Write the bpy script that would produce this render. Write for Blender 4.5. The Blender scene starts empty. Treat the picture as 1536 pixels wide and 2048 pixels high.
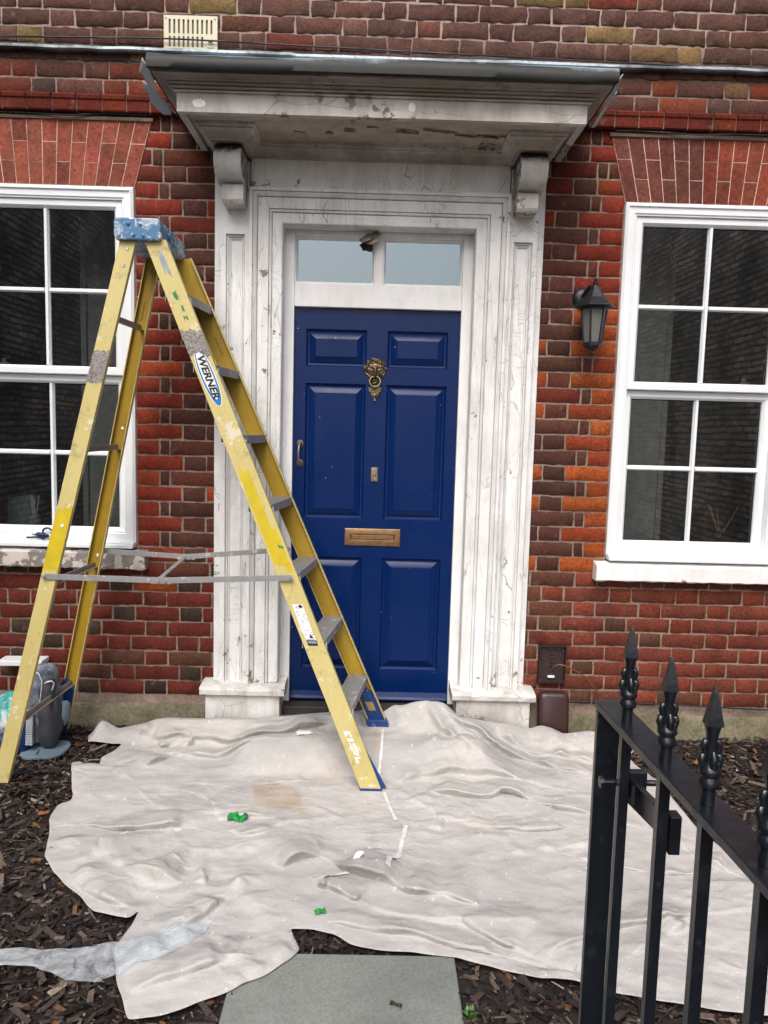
import bpy, bmesh, math, random
import numpy as np
from mathutils import Vector, Matrix, noise
from mathutils.geometry import delaunay_2d_cdt
rad = math.radians
S = bpy.context.scene
COL = S.collection
random.seed(11); rng = np.random.default_rng(11)

# ------------------------------------------------------------------ camera, sky, sun, exposure
cam_d = bpy.data.cameras.new('camera'); cam = bpy.data.objects.new('camera', cam_d); COL.objects.link(cam)
cam_d.sensor_fit = 'VERTICAL'; cam_d.sensor_height = 24.0; cam_d.lens = 1540 / 2048 * 24.0
cam_d.clip_start = 0.02; cam_d.clip_end = 2000
def cam_axes(yaw, pitch, roll):
    f = Vector((math.sin(yaw)*math.cos(pitch), math.cos(yaw)*math.cos(pitch), -math.sin(pitch)))
    r0 = Vector((math.cos(yaw), -math.sin(yaw), 0)); d0 = f.cross(r0)
    return math.cos(roll)*r0 + math.sin(roll)*d0, -math.sin(roll)*r0 + math.cos(roll)*d0, f
_r, _d, _f = cam_axes(.0118, .1062, -.0267)
cam.matrix_world = Matrix(((_r.x, -_d.x, -_f.x, .0107), (_r.y, -_d.y, -_f.y, -3.75), (_r.z, -_d.z, -_f.z, 1.51), (0, 0, 0, 1)))
S.camera = cam
SUN_EL, SUN_ROT = rad(50), rad(192)      # rotation measured from +Y (into the wall) clockwise: the light comes from behind the viewer
W = bpy.data.worlds.new('World'); S.world = W; W.use_nodes = True
wt = W.node_tree; bg = wt.nodes['Background']
sky = wt.nodes.new('ShaderNodeTexSky'); sky.sky_type = 'NISHITA'; sky.sun_disc = False
sky.sun_elevation = SUN_EL; sky.sun_rotation = SUN_ROT; sky.air_density = 1.0; sky.dust_density = 4.0; sky.ozone_density = 1.0
hs = wt.nodes.new('ShaderNodeHueSaturation'); hs.inputs['Saturation'].default_value = 1.0   # overcast: a grey sky
wt.links.new(sky.outputs[0], hs.inputs['Color']); wt.links.new(hs.outputs[0], bg.inputs['Color'])
bg.inputs['Strength'].default_value = 0.15
sd = bpy.data.lights.new('sun', 'SUN'); sun = bpy.data.objects.new('sun', sd); COL.objects.link(sun)
sd.energy = 1.15; sd.angle = rad(35); sd.color = (1.0, .995, .985)
sdir = Vector((math.sin(SUN_ROT)*math.cos(SUN_EL), math.cos(SUN_ROT)*math.cos(SUN_EL), math.sin(SUN_EL)))
sun.rotation_euler = sdir.to_track_quat('Z', 'Y').to_euler(); sun.location = (0, -4, 8)
S.view_settings.view_transform = 'Standard'; S.view_settings.look = 'None'
S.view_settings.exposure = 0.72; S.view_settings.gamma = 1.0
S.render.engine = 'CYCLES'; S.cycles.max_bounces = 8; S.cycles.transparent_max_bounces = 12

# ------------------------------------------------------------------ helpers
class NT:
    """small wrapper round a node tree"""
    def __init__(s, name):
        s.m = bpy.data.materials.new(name); s.m.use_nodes = True; s.t = s.m.node_tree
        s.b = s.t.nodes['Principled BSDF']; s.tc = s.t.nodes.new('ShaderNodeTexCoord').outputs['Object']
    def n(s, typ, **kw):
        o = s.t.nodes.new('ShaderNode' + typ)
        for k, v in kw.items(): setattr(o, k, v)
        return o
    def put(s, sock, v):
        if isinstance(v, bpy.types.NodeSocket): s.t.links.new(v, sock)
        elif v is not None:
            if sock.type == 'RGBA' and not isinstance(v, (int, float)): v = tuple(v) + ((1,) if len(v) == 3 else ())
            elif sock.type == 'RGBA': v = (v, v, v, 1)
            sock.default_value = v
    def map(s, scale=(1, 1, 1), loc=(0, 0, 0), rot=(0, 0, 0), src=None):
        o = s.n('Mapping'); s.put(o.inputs['Vector'], src or s.tc)
        o.inputs['Scale'].default_value = scale; o.inputs['Location'].default_value = loc; o.inputs['Rotation'].default_value = rot
        return o.outputs[0]
    def noise(s, scale, detail=4, rough=.55, vec=None, dist=0, out='Fac'):
        o = s.n('TexNoise'); s.put(o.inputs['Vector'], vec or s.tc)
        for k, v in (('Scale', scale), ('Detail', detail), ('Roughness', rough), ('Distortion', dist)): o.inputs[k].default_value = v
        return o.outputs[out]
    def vor(s, scale, feature='F1', vec=None, out='Distance', rnd=1.0):
        o = s.n('TexVoronoi', feature=feature); s.put(o.inputs['Vector'], vec or s.tc); o.inputs['Scale'].default_value = scale
        o.inputs['Randomness'].default_value = rnd
        return o.outputs[out]
    def ramp(s, fac, *stops, ease=False):
        o = s.n('ValToRGB'); s.put(o.inputs[0], fac); cr = o.color_ramp
        if ease: cr.interpolation = 'EASE'
        while len(cr.elements) < len(stops): cr.elements.new(.5)
        for e, (p, c) in zip(cr.elements, stops):
            e.position = p; e.color = (c, c, c, 1) if isinstance(c, (int, float)) else tuple(c) + (1,)
        return o.outputs[0]
    def mix(s, fac, a, b, mode='MIX'):
        o = s.n('MixRGB', blend_type=mode); s.put(o.inputs[0], fac); s.put(o.inputs[1], a); s.put(o.inputs[2], b)
        return o.outputs[0]
    def math(s, op, a, b=None, clamp=False):
        o = s.n('Math', operation=op, use_clamp=clamp); s.put(o.inputs[0], a)
        if b is not None: s.put(o.inputs[1], b)
        return o.outputs[0]
    def sep(s, v=None):
        o = s.n('SeparateXYZ'); s.put(o.inputs[0], v or s.tc); return o.outputs
    def attr(s, name):
        return s.n('Attribute', attribute_name=name).outputs['Color']
    def bump(s, h, strength=.5, dist=.005):
        o = s.n('Bump'); s.put(o.inputs['Height'], h); o.inputs['Strength'].default_value = strength; o.inputs['Distance'].default_value = dist
        s.t.links.new(o.outputs[0], s.b.inputs['Normal']); return o
    def out(s, color, rough=.6, metal=0., spec=None, coat=None):
        s.put(s.b.inputs['Base Color'], color); s.put(s.b.inputs['Roughness'], rough); s.b.inputs['Metallic'].default_value = metal
        if spec is not None: s.b.inputs['Specular IOR Level'].default_value = spec
        if coat: s.b.inputs['Coat Weight'].default_value = coat
        return s.m

class MB:
    def __init__(s): s.v = []; s.f = []; s.c = []
    def quad(s, *p):
        i = len(s.v); s.v += [tuple(q) for q in p]; s.f.append(tuple(range(i, i+len(p))))
    def box(s, x0, x1, y0, y1, z0, z1):
        i = len(s.v)
        s.v += [(x0,y0,z0),(x1,y0,z0),(x1,y1,z0),(x0,y1,z0),(x0,y0,z1),(x1,y0,z1),(x1,y1,z1),(x0,y1,z1)]
        for q in ((0,3,2,1),(4,5,6,7),(0,1,5,4),(1,2,6,5),(2,3,7,6),(3,0,4,7)): s.f.append(tuple(i+k for k in q))
        return s
    def hexa(s, pts):
        i = len(s.v); s.v += [tuple(p) for p in pts]
        for q in ((0,3,2,1),(4,5,6,7),(0,1,5,4),(1,2,6,5),(2,3,7,6),(3,0,4,7)): s.f.append(tuple(i+k for k in q))
    def bar(s, a, b, u, w, h):
        """rectangular bar from a to b; u = direction of its width w; h the other side"""
        a = Vector(a); b = Vector(b); d = (b-a).normalized(); u = Vector(u); u = (u - d*u.dot(d)).normalized(); n = d.cross(u)
        P = []
        for e in (a, b):
            for su, sn in ((-1,-1),(1,-1),(1,1),(-1,1)): P.append(e + u*(su*w/2) + n*(sn*h/2))
        s.hexa(P); return s
    def tube(s, path, r, n=8, caps=True):
        path = [Vector(p) for p in path]; m = len(path); rr = r if isinstance(r, (list, tuple)) else [r]*m
        i0 = len(s.v); ref = None
        for k in range(m):
            t = (path[min(k+1, m-1)] - path[max(k-1, 0)]).normalized()
            if ref is None: ref = Vector((0,0,1)) if abs(t.z) < .9 else Vector((1,0,0))
            u = (ref - t*ref.dot(t)).normalized(); ref = u; w = t.cross(u)
            for q in range(n):
                a = 2*math.pi*q/n; s.v.append(tuple(path[k] + (u*math.cos(a) + w*math.sin(a))*rr[k]))
        for k in range(m-1):
            for q in range(n):
                a = i0+k*n+q; b = i0+k*n+(q+1)%n; s.f.append((a, b, b+n, a+n))
        if caps:
            s.f.append(tuple(i0+q for q in range(n))[::-1]); s.f.append(tuple(i0+(m-1)*n+q for q in range(n)))
        return s
    def lathe(s, prof, c, n=16, axis='z', sq=1.0):
        i0 = len(s.v)
        for r, t in prof:
            for q in range(n):
                a = 2*math.pi*(q+.5)/n; x, y = r*math.cos(a), r*math.sin(a)
                p = {'z': (x, y, t), 'y': (x, t, y), 'x': (t, x, y)}[axis]
                s.v.append((c[0]+p[0], c[1]+p[1], c[2]+p[2]))
        for k in range(len(prof)-1):
            for q in range(n):
                a = i0+k*n+q; b = i0+k*n+(q+1)%n; s.f.append((a, b, b+n, a+n))
        s.f.append(tuple(i0+q for q in range(n))[::-1]); s.f.append(tuple(i0+(len(prof)-1)*n+q for q in range(n)))
        return s
    def prism(s, poly, mp, t0, t1):
        """poly (a,b) extruded t0..t1; mp(a,b,t) -> xyz"""
        i = len(s.v); n = len(poly)
        s.v += [mp(a, b, t0) for a, b in poly] + [mp(a, b, t1) for a, b in poly]
        s.f.append(tuple(range(i, i+n))[::-1]); s.f.append(tuple(range(i+n, i+2*n)))
        for k in range(n): s.f.append((i+k, i+(k+1)%n, i+n+(k+1)%n, i+n+k))
        return s
    def sweep(s, path, prof, mp, closed=False):
        """profile (u,v) swept along a 2D path with mitres; u goes to the right of travel; mp(a,b,v) -> xyz"""
        n = len(path); P = [Vector(p) for p in path]; i0 = len(s.v); m = len(prof)
        for k in range(n):
            d1 = (P[k]-P[k-1]).normalized() if (k > 0 or closed) else None
            d2 = (P[(k+1) % n]-P[k]).normalized() if (k < n-1 or closed) else None
            if d1 is None: d1 = d2
            if d2 is None: d2 = d1
            n1 = Vector((d1.y, -d1.x)); n2 = Vector((d2.y, -d2.x)); mi = (n1+n2)/(1+n1.dot(n2))
            for u, v in prof:
                q = P[k] + mi*u; s.v.append(tuple(mp(q.x, q.y, v)))
        for k in range(n if closed else n-1):
            for j in range(m-1):
                a = i0+k*m+j; b = i0+((k+1) % n)*m+j; s.f.append((a, a+1, b+1, b))
        return s
    def build(s, name, mat, parent=None, smooth=None, bevel=0, seg=2, recalc=True):
        me = bpy.data.meshes.new(name); me.from_pydata(s.v, [], s.f); me.update()
        if recalc:
            bm = bmesh.new(); bm.from_mesh(me); bmesh.ops.recalc_face_normals(bm, faces=bm.faces); bm.to_mesh(me); bm.free()
        if s.c:
            at = me.color_attributes.new('Col', 'FLOAT_COLOR', 'POINT')
            at.data.foreach_set('color', np.asarray(s.c, dtype=np.float32).ravel())
        return link(name, me, mat, parent, smooth, bevel, seg)

def islands(mb, name, mat, parent, smooth=None, bevel=0, thick=0):
    """the same as build, with every loose piece an object of its own"""
    par = list(range(len(mb.v)))
    def fd(i):
        while par[i] != i: par[i] = par[par[i]]; i = par[i]
        return i
    for f in mb.f:
        for q in f[1:]: par[fd(q)] = fd(f[0])
    gr = {}
    for f in mb.f: gr.setdefault(fd(f[0]), []).append(f)
    res = []
    for fs in gr.values():
        ix = sorted({q for f in fs for q in f}); mp = {q: i for i, q in enumerate(ix)}; m = MB(); m.v = [mb.v[q] for q in ix]; m.f = [tuple(mp[q] for q in f) for f in fs]
        if mb.c: m.c = [mb.c[q] for q in ix]
        o = m.build(name, mat, parent, smooth, bevel)
        if thick: sm = o.modifiers.new('thick', 'SOLIDIFY'); sm.thickness = thick
        res.append(o)
    return res
def link(name, me, mat, parent=None, smooth=None, bevel=0, seg=2):
    o = bpy.data.objects.new(name, me); COL.objects.link(o)
    if mat: me.materials.append(mat)
    if smooth is not None:
        me.polygons.foreach_set('use_smooth', [True]*len(me.polygons)); me.set_sharp_from_angle(angle=rad(smooth))
    if bevel:
        b = o.modifiers.new('bevel', 'BEVEL'); b.width = bevel; b.segments = seg; b.limit_method = 'ANGLE'; b.angle_limit = rad(40)
    put_in(o, parent); return o
def put_in(o, parent):
    if parent is not None:
        o.parent = parent
        o.matrix_parent_inverse = Matrix.Translation(-parent.location) if parent.type == 'EMPTY' else Matrix.Identity(4)
def thing(name, label, cat, loc=(0,0,0), group=None):
    o = bpy.data.objects.new(name, None); COL.objects.link(o); o.location = loc; o.empty_display_size = .05
    return tag(o, label, cat, group)
def tag(o, label=None, cat=None, group=None, kind=None):
    if label: o['label'] = label
    if cat: o['category'] = cat
    if group: o['group'] = group
    if kind: o['kind'] = kind
    return o
def sstep(a, b, v):
    t = np.clip((v-a)/(b-a), 0, 1); return t*t*(3-2*t)
XZ = lambda a, b, v: (a, v, b)       # path in the wall plane (x,z), v = y
XY = lambda a, b, v: (a, b, v)       # path in plan, v = z
def text_mesh(body, size, fn, name, mat, parent, shear=0., bold=0.):
    cu = bpy.data.curves.new(name, 'FONT'); cu.body = body; cu.size = size; cu.align_x = 'CENTER'; cu.align_y = 'CENTER'; cu.shear = shear; cu.offset = bold
    cu.resolution_u = 3
    tmp = bpy.data.objects.new(name, cu); COL.objects.link(tmp)
    me = bpy.data.meshes.new_from_object(tmp.evaluated_get(bpy.context.evaluated_depsgraph_get()))
    bpy.data.objects.remove(tmp); bpy.data.curves.remove(cu)
    for v in me.vertices: v.co = fn(v.co.x, v.co.y)
    me.materials.clear()
    return link(name, me, mat, parent)

# ------------------------------------------------------------------ materials
def m_brick():
    k = NT('brick'); c = k.attr('Col')
    big = k.noise(9, 5); fine = k.noise(70, 6, .7); pit = k.noise(190, 3, .6)
    c = k.mix(1, c, k.ramp(big, (.3, .72), (.7, 1.18)), 'MULTIPLY')
    c = k.mix(1, c, k.ramp(fine, (.3, .48), (.5, 1.0), (.72, 1.42)), 'MULTIPLY')
    c = k.mix(k.ramp(pit, (.62, 0), (.72, .75)), c, (.02, .012, .01))
    smear = k.math('MULTIPLY', k.ramp(k.noise(16, 6, .7), (.60, 0), (.75, .55)), k.ramp(k.noise(120, 3), (.4, .2), (.6, 1)))
    c = k.mix(smear, c, (.36, .27, .22))
    chip = k.ramp(k.noise(26, 6, .72, vec=k.map(loc=(7, 1, 3))), (.66, 0), (.70, .8)); c = k.mix(chip, c, k.mix(.5, c, (.035, .02, .016)))
    c = k.mix(k.ramp(k.noise(1.4, 5, .6, vec=k.map(loc=(2, 5, 9))), (.52, 0), (.72, .45)), c, k.mix(1, c, .35, 'MULTIPLY'))
    crk = k.vor(11, 'DISTANCE_TO_EDGE', k.map((1, 1, 1.6), src=k.mix(.12, k.tc, k.noise(14, 3, out='Color'))))
    c = k.mix(k.math('MULTIPLY', k.ramp(crk, (.0, 1), (.02, 0)), k.ramp(k.noise(5, 2), (.5, 0), (.62, .7))), c, (.03, .018, .015))
    k.bump(k.math('ADD', k.math('MULTIPLY', fine, 1.0), k.math('MULTIPLY', k.noise(28, 5, .65), 1.3)), .6, .005)
    return k.out(c, .86, spec=.25)
def m_mortar(base=(.345, .262, .212)):
    k = NT('lime_mortar'); a = k.noise(6, 4); b = k.noise(90, 5, .7)
    z = k.sep()[2]
    c = k.mix(k.ramp(a, (.35, 0), (.65, 1)), base, tuple(v*.62 for v in base))
    c = k.mix(1, c, k.ramp(b, (.25, .5), (.6, 1.1)), 'MULTIPLY')
    c = k.mix(k.ramp(k.noise(2.2, 5), (.58, 0), (.70, .75)), c, (.06, .045, .04))
    c = k.mix(k.ramp(k.math('SUBTRACT', z, 2.6), (.62, 0), (.74, .55)), c, (.46, .37, .32))
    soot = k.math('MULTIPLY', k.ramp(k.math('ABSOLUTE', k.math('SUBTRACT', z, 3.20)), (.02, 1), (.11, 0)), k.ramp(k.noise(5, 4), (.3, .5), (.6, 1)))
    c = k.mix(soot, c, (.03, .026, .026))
    k.bump(b, .8, .006); return k.out(c, .95, spec=.15)
def m_paint(name, base, dirt, crack=.6, peel=.0, rough=.55, dirtamt=1., grain=(9, 9, 1.6)):
    """old oil paint on timber: long craze lines along the grain, dirt, chips down to grey wood"""
    k = NT(name)
    w = k.mix(.04, k.tc, k.noise(7, 3, out='Color'))
    big = k.noise(2.6, 6, .62); med = k.noise(14, 5, .6, vec=k.map((1, 1, .35)))
    c = k.mix(k.math('MULTIPLY', k.ramp(big, (.38, 0), (.68, 1)), dirtamt, True), base, dirt)
    c = k.mix(k.math('MULTIPLY', k.ramp(med, (.45, 0), (.75, .8)), dirtamt, True), c, tuple(v*.8 for v in dirt))
    c = k.mix(k.ramp(k.noise(160, 2), (.66, 0), (.75, .6*min(1, dirtamt))), c, tuple(v*.35 for v in dirt))
    cr = k.vor(2.2, 'DISTANCE_TO_EDGE', k.map(grain, src=w)); crm = k.ramp(k.noise(3.1, 4), (.42, .0), (.62, 1))
    cm = k.math('MULTIPLY', k.math('MULTIPLY', k.ramp(cr, (.0, 1), (.013, 0)), crm), crack)
    cr2 = k.vor(2.0, 'DISTANCE_TO_EDGE', k.map((grain[2]*2.2+2, 9, grain[0]*1.1), loc=(3, 1, 7), src=w)); cm2 = k.math('MULTIPLY', k.math('MULTIPLY', k.ramp(cr2, (.0, 1), (.014, 0)), k.ramp(k.noise(6.5, 3), (.56, .0), (.64, 1))), crack)
    cm = k.math('MAXIMUM', cm, cm2)
    c = k.mix(k.math('MULTIPLY', cm, .78), c, (.055, .05, .045))
    h = k.math('SUBTRACT', k.math('MULTIPLY', med, .35), cm)
    if peel:
        pm = k.ramp(k.math('ADD', k.math('MULTIPLY', k.noise(5.5, 6, .68), .8), k.math('ADD', k.math('MULTIPLY', k.noise(34, 5, .7), .2), k.math('MULTIPLY', k.ramp(k.sep()[2], (.24, .115), (.38, 0)), 1. if name == 'old_white_paint' else 0.))), (.63-peel*.12, 0), (.645-peel*.12, 1))
        c = k.mix(pm, c, k.mix(k.noise(45, 4, vec=k.map((1, 1, .2))), (.10, .08, .065), (.34, .30, .26)))
        h = k.math('SUBTRACT', h, k.math('MULTIPLY', pm, .9))
    if 'bracket' in name:      # soot and painted shade on each bracket's shoulder, and down its inner sides
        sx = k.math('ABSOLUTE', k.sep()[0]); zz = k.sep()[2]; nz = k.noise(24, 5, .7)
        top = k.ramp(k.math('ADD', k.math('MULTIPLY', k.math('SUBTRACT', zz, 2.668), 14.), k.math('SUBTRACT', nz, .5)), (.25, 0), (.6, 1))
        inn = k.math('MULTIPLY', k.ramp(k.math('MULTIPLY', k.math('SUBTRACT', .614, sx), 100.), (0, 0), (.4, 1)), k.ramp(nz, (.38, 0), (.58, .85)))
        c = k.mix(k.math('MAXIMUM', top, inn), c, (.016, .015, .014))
    if 'canopy' in name:       # grime and shade painted brown into the cornice members above the fascia
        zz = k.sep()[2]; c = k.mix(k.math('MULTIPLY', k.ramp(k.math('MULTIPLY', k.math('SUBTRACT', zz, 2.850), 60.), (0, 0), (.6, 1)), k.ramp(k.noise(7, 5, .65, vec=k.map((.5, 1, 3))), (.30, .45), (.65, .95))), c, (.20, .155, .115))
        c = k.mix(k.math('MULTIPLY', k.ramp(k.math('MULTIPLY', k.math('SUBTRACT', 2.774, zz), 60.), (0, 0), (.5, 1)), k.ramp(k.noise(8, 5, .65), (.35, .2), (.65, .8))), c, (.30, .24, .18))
    k.bump(h, .55, .003)
    return k.out(c, rough, spec=.35)
def m_plain(name, col, rough=.5, metal=0., var=.25, scale=20, bump=.15, spec=None, coat=None):
    k = NT(name); a = k.noise(scale, 5, .6)
    c = k.mix(1, col, k.ramp(a, (.25, 1-var), (.75, 1+var)), 'MULTIPLY')
    if bump: k.bump(a, bump, .002)
    return k.out(c, rough, metal, spec, coat)
def m_glass():
    k = NT('window_glass'); t = k.t; t.nodes.remove(k.b); o = t.nodes['Material Output']
    fr = k.n('Fresnel'); fr.inputs['IOR'].default_value = 1.5
    wav = k.n('Bump'); k.put(wav.inputs['Height'], k.noise(3.0, 2)); wav.inputs['Strength'].default_value = .03; wav.inputs['Distance'].default_value = .02
    g = k.n('BsdfGlossy'); g.inputs['Roughness'].default_value = .01; g.inputs['Color'].default_value = (.80, .93, .98, 1); t.links.new(wav.outputs[0], g.inputs['Normal'])
    tr = k.n('BsdfTransparent'); tr.inputs['Color'].default_value = (.72, .75, .73, 1)
    mx = k.n('MixShader'); k.put(mx.inputs[0], k.math('MULTIPLY_ADD', fr.outputs[0], 4.6)); mx.inputs[0].links[0].from_node.inputs[2].default_value = .03
    t.links.new(tr.outputs[0], mx.inputs[1]); t.links.new(g.outputs[0], mx.inputs[2]); t.links.new(mx.outputs[0], o.inputs[0])
    return k.m
M = {}
M['brick'] = m_brick(); M['mortar'] = m_mortar()
M['gauged'] = m_brick(); M['gauged'].name = 'gauged_brick'
M['putty'] = m_mortar((.80, .60, .50)); M['putty'].name = 'lime_putty_joint'
M['paint'] = m_paint('old_white_paint', (.82, .83, .83), (.56, .55, .53), 1., .09, dirtamt=.68, grain=(11, 11, .9))
M['paint_door_frame'] = m_paint('door_frame_paint', (.82, .835, .84), (.68, .68, .66), .2, .0, .45, .6)
M['paint_canopy'] = m_paint('weathered_canopy_paint', (.68, .665, .625), (.38, .345, .30), 1., .20, .6, 1., (1.6, 9, 9))
M['paint_soffit'] = m_paint('soffit_paint', (.55, .46, .36), (.36, .285, .21), .6, .14, .65, 1., (2, 2, 9))
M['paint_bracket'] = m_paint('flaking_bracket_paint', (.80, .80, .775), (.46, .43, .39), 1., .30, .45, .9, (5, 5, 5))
M['paint_base'] = m_paint('flaking_plinth_paint', (.76, .76, .745), (.42, .40, .37), 1., .42, .6, 1., (4, 4, 4))
M['paint_sill'] = m_paint('sill_paint', (.82, .84, .85), (.68, .68, .66), .3, .06, .5, .5, (1, 4, 9))
k = NT('patchy_stone_sill'); pm = k.ramp(k.noise(13, 6, .6), (.50, 0), (.53, 1))
M['stone_sill'] = k.out(k.mix(pm, k.mix(k.noise(30, 4), (.14, .125, .115), (.27, .245, .225)), k.mix(k.noise(9, 4), (.42, .36, .33), (.66, .63, .60))), .8); k.bump(k.math('ADD', k.noise(60, 4), pm), .5, .004)
k = NT('white_upvc'); M['upvc'] = k.out(k.mix(k.ramp(k.noise(3, 5), (.4, 0), (.7, 1)), (.80, .83, .86), (.74, .77, .79)), .28, spec=.5)
k = NT('blue_gloss_paint'); n1 = k.noise(5, 4, vec=k.map((.4, 1, 6))); sp = k.noise(260, 1)
c = k.mix(k.noise(2.2, 4), (.0008, .0125, .078), (.0012, .0185, .100))
c = k.mix(k.ramp(k.math('MULTIPLY', 1., k.vor(14, vec=k.map((1, 1, 1), loc=(.3, 0, .1)))), (.022, 1), (.032, 0)), c, (.7, .72, .72))
M['blue'] = k.out(c, k.ramp(k.noise(6, 4), (.3, .22), (.7, .38)), spec=.22); k.bump(k.math('ADD', n1, k.noise(60, 3, vec=k.map((.12, 1, 3)))), .16, .002)
M['glass'] = m_glass()
k = NT('weathered_lead'); a = k.noise(6, 6, .65, vec=k.map((.6, 1, 1.4))); b = k.noise(40, 4)
c = k.mix(k.ramp(a, (.38, 0), (.6, 1)), (.055, .065, .07), (.33, .39, .43)); c = k.mix(k.ramp(b, (.55, 0), (.75, .7)), c, (.03, .035, .025))
M['lead'] = k.out(c, .5, .25, .4); k.bump(k.math('ADD', a, b), .4, .006)
k = NT('bright_lead'); a = k.noise(8, 5); M['lead_light'] = k.out(k.mix(a, (.30, .37, .42), (.56, .64, .69)), .6); k.bump(k.noise(14, 4), .4, .006)
k = NT('dark_lead_edge'); a = k.math('ADD', k.math('MULTIPLY', k.noise(3.2, 6, .7, vec=k.map((.8, 1, 1.6))), .9), k.math('MULTIPLY', k.math('SUBTRACT', k.sep()[2], 2.935), 7.))
M['lead_dark'] = k.out(k.mix(k.ramp(a, (.54, 0), (.72, 1)), k.mix(k.noise(22, 4), (.005, .006, .006), (.016, .020, .014)), k.mix(k.noise(9, 4), (.12, .17, .20), (.30, .37, .41))), .62); k.bump(k.noise(9, 5), .5, .006)
k = NT('mossy_render'); a = k.noise(5, 6, .65); b = k.noise(60, 5, .7)
c = k.mix(k.ramp(a, (.35, 0), (.65, 1)), (.13, .115, .07), (.25, .22, .155)); c = k.mix(k.ramp(k.noise(11, 6, .7), (.52, 0), (.66, 1)), c, (.10, .115, .035)); c = k.mix(1, c, k.ramp(b, (.3, .6), (.65, 1.15)), 'MULTIPLY')
M['render'] = k.out(c, .95); k.bump(k.math('ADD', a, b), .6, .01)
M['brass'] = m_plain('aged_brass', (.30, .235, .15), .42, .75, .55, 60, .4)
M['bronze'] = m_plain('dull_bronze', (.26, .155, .075), .42, .6, .35, 30, .2)
M['brass_dark'] = m_plain('tarnished_brass', (.20, .155, .095), .4, .8, .6, 120, .5)
M['black_gap'] = m_plain('dark_recess', (.012, .011, .010), .9)
M['threshold'] = m_plain('wet_dark_threshold', (.035, .03, .027), .7, 0, .6, 30, .6)
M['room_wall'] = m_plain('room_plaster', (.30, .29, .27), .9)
M['room_dark'] = m_plain('room_floor', (.05, .04, .035), .9)
M['cable'] = m_plain('black_cable', (.012, .012, .013), .5)
M['iron'] = None

# ------------------------------------------------------------------ the house front
house = thing('brick_house', 'old red brick house front with white canopied doorway, blue door and sash windows', 'house')
PITCH = .0749; Z0 = 1.584 - 21*PITCH        # a bed joint
HB = .0080                                   # joint width
def col(kind):
    def j(a, s=.24):
        f = .86*random.uniform(1-s, 1+s); return tuple(max(.004, v*f*w*random.uniform(.94, 1.06)) for v, w in zip(a, (1.12, .96, .84))) + (1,)
    t = random.random()
    if kind == 'orange': return j((.30, .075, .020)) if t < .75 else j((.24, .048, .018))
    if kind == 'redjamb': return j((.195, .032, .018), .16) if t < .85 else j((.25, .05, .018))
    if kind == 'brown': return j((.080, .036, .029), .16) if t < .8 else j((.10, .036, .027))
    if kind == 'dark': return j((.052, .036, .032))
    if kind == 'darkred': return j((.125, .025, .015), .15) if t < .7 else j((.095, .030, .020))
    if kind == 'red': return j((.155, .032, .018), .15)
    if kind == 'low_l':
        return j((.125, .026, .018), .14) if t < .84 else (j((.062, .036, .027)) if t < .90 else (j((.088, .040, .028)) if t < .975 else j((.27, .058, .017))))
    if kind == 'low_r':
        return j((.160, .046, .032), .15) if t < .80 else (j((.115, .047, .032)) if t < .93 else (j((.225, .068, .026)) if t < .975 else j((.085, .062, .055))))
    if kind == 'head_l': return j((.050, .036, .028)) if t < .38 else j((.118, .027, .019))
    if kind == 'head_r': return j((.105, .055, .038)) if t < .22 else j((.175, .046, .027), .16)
    if kind == 'plum':
        if random.random() < .5+.35*noise.noise((len(BR.v)*.0007, 0, 4)): return j((.098, .054, .046), .2)
        return j((.105, .058, .049)) if t < .62 else (j((.175, .130, .062), .15) if t < .85 else (j((.115, .050, .036)) if t < .97 else j((.14, .038, .026))))
    if kind == 'band':
        return j((.090, .042, .036)) if t < .50 else (j((.165, .045, .026)) if t < .70 else (j((.070, .048, .044)) if t < .88 else j((.135, .098, .058))))
    return j((.15, .03, .02))
BR = MB(); BRC = []
def brick(x0, x1, z0, z1, c, proud=0., rough=1.):
    """one brick face: an uneven pillow with ragged, rounded arrises, sunk back into the joint at its edge"""
    if x1-x0 < .012: return
    nx = max(3, int(round((x1-x0)/.024))+2); nz = 5
    i0 = len(BR.v); tilt = random.uniform(-.0025, .0025); pr = proud + random.uniform(-.0015, .0025); s0 = random.uniform(0, 50)
    wx = (x1-x0)
    xs = [0, 0.0028/wx] + [k/(nx-3) for k in range(1, nx-3)] + [1-0.0028/wx, 1]
    zs = [0, .055, .5, .945, 1]
    sag = random.uniform(-.0018, .0018)
    for a, tz in enumerate(zs):
        for b, tx in enumerate(xs):
            ez = a in (0, 4); ex = b in (0, len(xs)-1)
            n = noise.noise((x0*31+tx*wx*45+s0, tz*2.2, s0))
            n2 = noise.noise((tx*wx*45, z0*23+tz*3, s0+9))
            jx = 0 if not ex else (n2*.005*rough); jz = 0 if not ez else n*.0045*rough
            cor = .004 if (ex and ez) else 0
            x = x0 + tx*wx + jx + (cor if b == 0 else (-cor if ex else 0)); z = z0 + tz*(z1-z0) + jz + sag*(tx-.5)*2
            y = -pr - tilt*(tx-.5)*2 + (.0036 + .002*n if (ex or ez) else .0012*n*rough)
            BR.v.append((x, y, z)); BR.c.append(c)
    w = len(xs)
    for a in range(4):
        for b in range(w-1): BR.f.append((i0+a*w+b, i0+a*w+b+1, i0+(a+1)*w+b+1, i0+(a+1)*w+b))
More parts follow.
